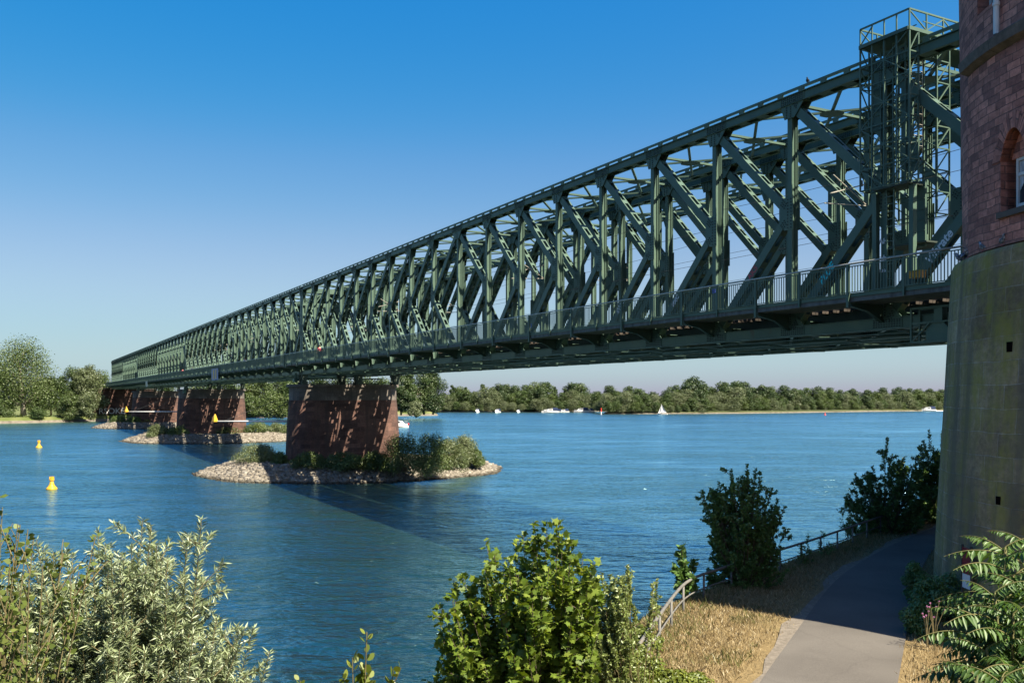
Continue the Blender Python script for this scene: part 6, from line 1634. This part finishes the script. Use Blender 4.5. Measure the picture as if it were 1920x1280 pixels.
def sample_twigs(rg, twigs, n):
    rng = np.random.default_rng(rg.randrange(10 ** 6))
    A, B_ = [], []
    for t in twigs:
        for i in range(len(t) - 1): A.append(t[i]); B_.append(t[i + 1])
    A = np.array([tuple(a) for a in A]); B_ = np.array([tuple(b) for b in B_]); L_ = np.linalg.norm(B_ - A, axis=1)
    idx = rng.choice(len(A), n, p=L_ / L_.sum()); f_ = rng.random((n, 1))
    return A[idx] * (1 - f_) + B_[idx] * f_, unit(B_[idx] - A[idx]), rng

MAPLE = [(0, 0), (0.18, -0.10), (0.42, 0.02), (0.30, 0.20), (0.62, 0.42), (0.36, 0.50), (0.30, 0.62), (0.12, 0.62), (0.0, 1.0)]
MAPLE = MAPLE + [(-a, b) for a, b in MAPLE[-2:0:-1]]
def shaped_leaves(P, T, Nn, L_, shape, cup=0.10):
    n = len(P); T = unit(T); B_ = unit(np.cross(Nn, T)); U = unit(np.cross(T, B_)); k = len(shape); sh = np.array(shape)
    V = P[:, None, :] + (B_[:, None, :] * sh[None, :, 0:1] + T[:, None, :] * sh[None, :, 1:2] - U[:, None, :] * (cup * (np.abs(sh[None, :, 0:1]) + 0.5 * sh[None, :, 1:2] ** 2))) * np.asarray(L_).reshape(-1, 1, 1)
    Fq = np.arange(n)[:, None] * k + np.arange(k)[None, :]
    return V.reshape(-1, 3), Fq

def plant(name, label, cat, base, stems, levels, spread, leafmat, seed, nleaf, leaf, ratio=0.62, gravity=0.0, kids=(5, 6), up=0.6, twigmat='twig', group=None, shape=None, droop=0.3, out=0.75, tint=0.5, f0=0.22):
    rg = random.Random(seed); base = Vector(base)
    t = thing(name, label, cat, base, 0, group)
    lines, twigs = grow(rg, (0, 0, 0), stems, levels, spread, None, ratio, gravity, kids, f0)
    mb = MB()
    for pts, rad in lines: mb.tube(pts, rad, 5, cap=False)
    mb.build('stems', M[twigmat], t, smooth=True)
    P, T, rng = sample_twigs(rg, twigs, nleaf)
    side = unit(np.cross(T, rng.normal(size=(nleaf, 3))))
    d = unit(T * (1 - out * 0.5) + side * out + np.array([0, 0, -droop]) * rng.random((nleaf, 1)))
    Nn = unit(np.array([0, 0, up]) + rng.normal(size=(nleaf, 3)) * 0.5 + side * 0.3)
    L_ = leaf[0] * rng.uniform(0.6, 1.25, nleaf)
    tt = np.clip(tint + rng.normal(size=nleaf) * 0.22, 0, 1)
    if shape is None:
        V, Fq = leaves(rng, P, d, Nn, L_, L_ * leaf[1], 0.15, 0.12); tt = np.repeat(tt, 2)
    else:
        V, Fq = shaped_leaves(P + d * L_[:, None] * 0.25, d, Nn, L_, shape)
    link('foliage', np_mesh('foliage', V, Fq, M[leafmat], tt), t)
    return t
def gz(x, y): return float(ground_z(x, y))
OVAL = [(0, 0), (0.22, 0.2), (0.32, 0.48), (0.22, 0.8), (0, 1.0), (-0.22, 0.8), (-0.32, 0.48), (-0.22, 0.2)]
POPL = [(0, 0), (0.35, 0.08), (0.42, 0.34), (0.2, 0.72), (0, 1.0), (-0.2, 0.72), (-0.42, 0.34), (-0.35, 0.08)]

def stem_to(base, x, y, Y_, r=0.03, off=(0, 0, 0)):
    """a stem from the plant base to the point seen at pixel (x, y) at depth Y"""
    q = at_depth(x, Y_, y) - Vector(base) - Vector(off); return (q, q.length, r, off)

def fill_stems(base, outline, n, Y0, dY, seed, r=0.018, ybot=1300, inset=12, hub=0.2, bias=1.0):
    """stems from one root ending all through the crown seen below the outline (column, row)"""
    rg = random.Random(seed); xs_ = [a for a, b in outline]; ys_ = [b for a, b in outline]; out = []
    while len(out) < n:
        x = rg.uniform(xs_[0], xs_[-1]); yt = float(np.interp(x, xs_, ys_)) + inset
        if yt > ybot: continue
        if rg.random() > 0.25 + 0.75 * (ybot - yt) / (ybot - min(ys_)): continue
        y = yt + (ybot - yt) * rg.random() ** bias
        Y_ = Y0 + rg.uniform(-dY, dY) * (0.45 + 0.55 * min(1, (y - yt) / 120))
        out.append(stem_to(base, x, y, Y_, r, (rg.uniform(-hub, hub), rg.uniform(-hub, hub), 0)))
    for x, y in outline[1:-1]:
        out.append(stem_to(base, x, y + inset * 0.5, Y0 + rg.uniform(-0.2, 0.2) * dY, r, (rg.uniform(-hub, hub), rg.uniform(-hub, hub), 0)))
    return out

# silver willow in the lower left corner
B0 = at_depth(230, 8.4); B0.z = gz(B0.x, B0.y) - 0.1
ol = [(-90, 1070), (-40, 1055), (0, 1070), (40, 1048), (75, 1055), (108, 1010), (140, 1002), (170, 1030), (200, 1010), (225, 965), (262, 928), (292, 965), (315, 1002), (342, 1040), (360, 1070), (392, 1095), (401, 1140), (424, 1150), (450, 1180), (463, 1250), (466, 1300)]
plant('willow_shrub', 'large silvery willow with narrow leaves filling the lower left corner', 'shrub', B0, fill_stems(B0, ol, 300, 8.3, 0.85, 11, 0.008, inset=26, hub=0.3, bias=1.0), 2, 1.05, 'leaf_willow', 811, 230000, (0.078, 0.17), ratio=0.10, gravity=0.03, kids=(7, 9), droop=0.15, tint=0.5, f0=0.5)
# poplar sapling at the left edge
B1 = at_depth(-60, 6.6); B1.z = gz(B1.x, B1.y)
ol = [(-110, 960), (-60, 900), (-10, 900), (12, 885), (30, 920), (48, 962), (62, 985), (70, 1040), (60, 1080)]
plant('poplar_sapling', 'thin poplar sapling with round leaves at the left edge of the photo', 'sapling', B1, fill_stems(B1, ol, 16, 6.6, 0.3, 21, 0.010, ybot=1085, inset=14, hub=0.1), 1, 0.5, 'leaf_poplar', 812, 3000, (0.046, 1), ratio=0.10, kids=(8, 11), shape=POPL, up=0.2, droop=0.6, f0=0.55)
# slender sapling in the lower centre
B2 = at_depth(676, 8.0); B2.z = gz(B2.x, B2.y)
st = [stem_to(B2, 692, 1175, 8.0, 0.016), stem_to(B2, 722, 1228, 8.0, 0.012), stem_to(B2, 668, 1240, 8.0, 0.010)]
plant('slender_sapling', 'slender sapling with rounded yellow green leaves at the bottom, left of the maple', 'sapling', B2, st, 1, 0.5, 'leaf_bramble', 813, 420, (0.085, 1), ratio=0.10, kids=(9, 12), shape=OVAL, up=0.3, droop=-0.3, tint=0.6)
B2 = at_depth(600, 8.4); B2.z = gz(B2.x, B2.y)
plant('slender_sapling', 'tip of a small sapling at the bottom edge right of the willow', 'sapling', B2, [stem_to(B2, 590, 1268, 8.4, 0.01), stem_to(B2, 612, 1276, 8.4, 0.01)], 1, 0.5, 'leaf_bramble', 814, 120, (0.07, 1), ratio=0.06, kids=(4, 6), shape=OVAL, up=0.3, droop=-0.3)
# maple
B3 = at_depth(1010, 11.2); B3.z = gz(B3.x, B3.y) - 0.1
ol = [(808, 1300), (803, 1266), (836, 1222), (843, 1182), (830, 1092), (859, 1072), (888, 1054), (922, 1047), (930, 997), (950, 1022), (979, 992), (998, 964), (1014, 997), (1033, 947), (1047, 987), (1064, 1002), (1079, 990), (1082, 1032), (1091, 1044), (1099, 1034), (1101, 1077), (1105, 1172), (1109, 1300)]
plant('maple_tree', 'bushy young maple with lobed green leaves at the bottom centre', 'tree', B3, fill_stems(B3, ol, 190, 11.0, 0.85, 12, 0.009, inset=28, hub=0.06, bias=1.0), 2, 1.0, 'leaf_maple', 815, 19000, (0.084, 1), ratio=0.085, kids=(5, 6), shape=MAPLE, up=0.7, droop=0.6, tint=0.5, twigmat='bark', f0=0.5)
# fine-leaved bush right of the maple
B4 = at_depth(1190, 14.2); B4.z = gz(B4.x, B4.y)
ol = [(1085, 1300), (1092, 1130), (1140, 1085), (1165, 1052), (1182, 1075), (1200, 1066), (1214, 1085), (1228, 1080), (1234, 1120), (1222, 1170), (1195, 1200), (1180, 1300)]
plant('privet_bush', 'fine leaved green bush between the maple and the path railing', 'bush', B4, fill_stems(B4, ol, 220, 14.2, 0.8, 13, 0.008, inset=14, hub=0.25), 2, 1.0, 'leaf_bush', 816, 42000, (0.055, 0.55), ratio=0.07, kids=(6, 8), up=0.5, droop=0.2, f0=0.45)
# brambles at the foot of the railing
for j, (x, y, w, h, lab) in enumerate(((1180, 1300, 1.2, 0.95, 'tall bramble thicket under the fine leaved bush at the bottom edge'), (1222, 1288, 0.9, 0.55, 'bramble thicket round the lower end of the path railing'), (1268, 1292, 0.8, 0.36, 'low bramble clump at the bottom edge, on the dry grass'), (1205, 1215, 0.8, 0.5, 'bramble clump outside the railing, half way up its bend'), (1306, 1280, 0.5, 0.2, 'smallest bramble clump, out on the dry grass'))):
    q = on_level(x, y, PG); rg_ = random.Random(900 + j); zb_ = max(gz(q.x, q.y), 2.6) - 0.05
    t = thing('bramble', lab, 'bush', (q.x, q.y, zb_), 0, 'bramble clumps by the railing')
    bl = lobes(rg_, h, w * 1.3, 9, 0.1, 'dome', 0.55); link('foliage', crown_mesh('foliage', M['leaf_bramble'], 900 + j, bl, 3600, 0.075, up=0.8, fill=0.8), t)
    mb = MB()
    for b in bl: mb.tube([(b[0] * 0.2, b[1] * 0.2, 0), (b[0], b[1], b[2])], [0.012, 0.006], 4)
    mb.build('stems', M['red_twig'], t)
# dark saplings and trees along the path railing, in the shade of the tower
B5 = at_depth(1288, 25.5); B5.z = max(gz(B5.x, B5.y), 1.8)
plant('poplar_sapling', 'small dark sapling over the water, left of the railing tree', 'sapling', B5, [stem_to(B5, 1277, 1022, 25.5, 0.03), stem_to(B5, 1300, 1050, 25.5, 0.03), stem_to(B5, 1270, 1060, 25.3, 0.03), stem_to(B5, 1300, 1085, 25, 0.02), stem_to(B5, 1272, 1095, 25, 0.02)], 1, 0.6, 'leaf_dark', 817, 1100, (0.12, 1), ratio=0.26, kids=(7, 9), shape=POPL, up=0.4)
B6 = at_depth(1402, 27.4); B6.z = PG - 0.3
ol = [(1322, 1105), (1330, 1010), (1326, 960), (1322, 912), (1345, 898), (1362, 905), (1370, 872), (1398, 865), (1425, 872), (1436, 905), (1430, 935), (1452, 925), (1478, 945), (1482, 985), (1470, 1020), (1478, 1060), (1460, 1105)]
plant('elm_tree', 'dark leafy tree growing through the path railing in the tower shade', 'tree', B6, fill_stems(B6, ol, 150, 27.4, 1.0, 14, 0.022, ybot=1095, inset=14, hub=0.06, bias=1.0), 2, 0.95, 'leaf_dark', 818, 60000, (0.088, 0.6), ratio=0.17, kids=(6, 8), up=0.6, twigmat='bark', f0=0.22)
B7 = at_depth(1655, 38.5); B7.z = PG - 0.8
ol = [(1568, 1010), (1585, 975), (1580, 925), (1600, 885), (1630, 868), (1655, 835), (1665, 858), (1688, 818), (1700, 850), (1722, 875), (1735, 900), (1740, 1000)]
plant('elder_bush', 'wide dark bush behind the railing, in front of the river near the tower', 'bush', B7, fill_stems(B7, ol, 140, 38.5, 1.4, 15, 0.022, ybot=995, inset=12, hub=0.5), 2, 0.95, 'leaf_dark', 819, 50000, (0.115, 0.42), ratio=0.15, kids=(6, 8), up=0.5, twigmat='bark', f0=0.2)
B8 = at_depth(1752, 41.5); B8.z = PG - 0.8
ol = [(1700, 1000), (1716, 900), (1708, 865), (1722, 830), (1740, 800), (1752, 830), (1770, 805), (1790, 840), (1795, 1000)]
plant('elder_bush', 'dark bush half hidden by the edge of the tower', 'bush', B8, fill_stems(B8, ol, 90, 41.5, 1.2, 16, 0.022, ybot=985, inset=12, hub=0.4), 2, 0.95, 'leaf_dark', 820, 34000, (0.12, 0.42), ratio=0.15, kids=(6, 8), up=0.5, twigmat='bark', f0=0.2)
for j, (x, y, Y_, lab) in enumerate(((1545, 1045, 32.5, 'wispy weed behind the railing right of the dark tree'), (1590, 985, 36, 'wispy weed at the left foot of the wide dark bush'), (1510, 1050, 31, 'low weed between the dark tree and the wispy weeds'))):
    B9 = at_depth(x, Y_); B9.z = PG - 0.5
    plant('weed', lab, 'weed', B9, [stem_to(B9, x - 12, y - 30, Y_, 0.012), stem_to(B9, x + 14, y - 20, Y_, 0.012), stem_to(B9, x + 2, y - 45, Y_, 0.012)], 1, 0.6, 'leaf_dark', 830 + j, 260, (0.11, 0.4), ratio=0.3, kids=(5, 7), group='weeds along the railing')
# weeds and thistles at the tower foot
for j, (x, yb, yt, w, lab) in enumerate(((1722, 1135, 1050, 46, 'dark weed clump against the left foot of the tower'), (1745, 1165, 1085, 60, 'tall weed clump between path and tower foot'), (1735, 1192, 1130, 50, 'weed clump where the verge turns from shade to sun'), (1790, 1170, 1075, 70, 'dense weed clump under the notice board'))):
    q = on_level(x, yb, PG); k = q.y / F; rg_ = random.Random(850 + j)
    t = thing('weed_clump', lab, 'weeds', (q.x, q.y + 0.2, PG - 0.03), 0, 'weeds at the tower foot')
    bl = lobes(rg_, (yb - yt) * k, w * k * 1.4, 8, 0.1, 'dome', 0.45); link('foliage', crown_mesh('foliage', M['leaf_dark'], 850 + j, bl, 4200, 0.085, up=0.7, fill=0.75, aspect=0.6), t)
    mb = MB()
    for b in bl: mb.tube([(b[0] * 0.3, b[1] * 0.3, 0), (b[0], b[1], b[2] + b[5])], [0.012, 0.005], 4)
    mb.build('stems', M['twig'], t)
for j, (x, y, Y_, lab) in enumerate(((1752, 1128, 20.5, 'thistle with pink flowers left of the tree of heaven'), (1738, 1148, 20.8, 'shorter thistle with pink flowers at the edge of the verge'))):
    B9 = at_depth(x, Y_); B9.z = PG; zt_ = H - (y - HY) / F * Y_ - PG
    t = thing('thistle', lab, 'flower', B9, 0.4 * j)
    mb = MB(); hd = []
    for k in range(6):
        q = Vector((0.22 * math.cos(k * 1.1), 0.12 * math.sin(k * 1.7), zt_ * (0.84 + 0.03 * k))); mb.tube([(0, 0, 0), (q.x * 0.3, q.y * 0.3, q.z * 0.6), q], [0.012, 0.009, 0.005], 5); hd.append(q)
    mb.build('stems', M['twig'], t)
    for q in hd:
        rng = np.random.default_rng(int(q.x * 1000) + 5000); n = 60; d = unit(rng.normal(size=(n, 3)) + np.array([0, 0, 0.9]))
        V, Fq = leaves(rng, np.tile(np.array(q), (n, 1)), d, rng.normal(size=(n, 3)), 0.028, 0.009); link('flower_head', np_mesh('flower_head', V, Fq, M['petal'], rng.random(2 * n)), t)
# tree of heaven with feathered leaves
def heaven(label, base, crowns, seed, spread_px):
    rg = random.Random(seed); t = thing('tree_of_heaven', label, 'tree', base, 0, None)
    mb = MB(); LV, LF, TT = [], [], []; nv = 0; rng = np.random.default_rng(seed)
    for (tip, n, Lr, zlow) in crowns:
        tip = Vector(tip) - Vector(base); stem = [Vector((0, 0, 0)), tip * 0.5 + Vector((rg.uniform(-.05, .05), 0, 0)), tip]
        mb.tube(stem, [0.028, 0.02, 0.010], 6)
        for k in range(n):
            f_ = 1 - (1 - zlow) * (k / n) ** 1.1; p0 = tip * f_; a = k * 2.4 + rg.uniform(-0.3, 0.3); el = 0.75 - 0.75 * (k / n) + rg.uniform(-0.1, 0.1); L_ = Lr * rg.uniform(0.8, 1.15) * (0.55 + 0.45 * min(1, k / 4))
            pts = [p0]; d = Vector((math.cos(a) * math.cos(el), math.sin(a) * math.cos(el), math.sin(el))); q = p0.copy(); m_ = 14
            for i in range(m_):
                d = (d + Vector((0, 0, -0.075))).normalized(); q = q + d * L_ / m_; pts.append(q.copy())
            mb.tube(pts, [0.007 * (1 - 0.7 * i / m_) for i in range(m_ + 1)], 4, cap=False)
            P, T, Nn, Ll = [], [], [], []
            for i in range(2, m_ + 1):
                ax = (pts[i] - pts[i - 1]).normalized(); sd = ax.cross(Vector((0, 0, 1))).normalized(); upv = sd.cross(ax)
                for sg in (-1, 1):
                    for h_ in (0.0,):
                        P.append(pts[i - 1].lerp(pts[i], h_)); dv = (sd * sg * 0.85 + ax * (0.30 + rg.gauss(0, 0.16)) - Vector((0, 0, 0.55 + rg.gauss(0, 0.22)))); T.append(dv); Nn.append(upv + sd * sg * 0.5 + Vector((rg.gauss(0, .12), rg.gauss(0, .12), 0)))
                        Ll.append(L_ * 0.255 * math.sin(math.pi * min(1, 0.25 + 0.68 * i / m_)) * rg.uniform(0.85, 1.1))
            P = np.array([tuple(v) for v in P]); T = np.array([tuple(v) for v in T]); Nn = np.array([tuple(v) for v in Nn])
            V, Fq = leaves(rng, P, T, Nn, np.array(Ll), np.array(Ll) * 0.30, 0.05, 0.22)
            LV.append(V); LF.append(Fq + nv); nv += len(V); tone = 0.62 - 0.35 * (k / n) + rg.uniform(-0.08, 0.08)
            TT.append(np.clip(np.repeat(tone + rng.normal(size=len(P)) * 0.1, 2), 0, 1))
    mb.build('stems', M['red_twig'], t, smooth=True)
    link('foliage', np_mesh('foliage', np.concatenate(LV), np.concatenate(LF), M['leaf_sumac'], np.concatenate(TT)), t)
    return t
B = at_depth(1885, 8.4); B.z = gz(B.x, B.y)
heaven('tree of heaven with long feathered leaves in the lower right corner', B, [(at_depth(1885, 8.4, 1025), 26, 0.74, 0.25), (at_depth(1930, 8.8, 1012), 24, 0.74, 0.25), (at_depth(1835, 8.2, 1150), 18, 0.62, 0.3), (at_depth(1900, 7.8, 1150), 20, 0.68, 0.25), (at_depth(1865, 8.0, 1110), 18, 0.66, 0.3), (at_depth(1930, 8.0, 1100), 20, 0.7, 0.25), (at_depth(1850, 7.8, 1215), 18, 0.6, 0.3), (at_depth(1900, 8.6, 1080), 18, 0.7, 0.3)], 41, 0)
B = at_depth(1800, 7.0); B.z = gz(B.x, B.y)
heaven('low tree of heaven shoot at the bottom edge, right of the path', B, [(at_depth(1835, 7.0, 1262), 14, 0.58, 0.3), (at_depth(1880, 6.6, 1270), 14, 0.55, 0.3)], 43, 0)
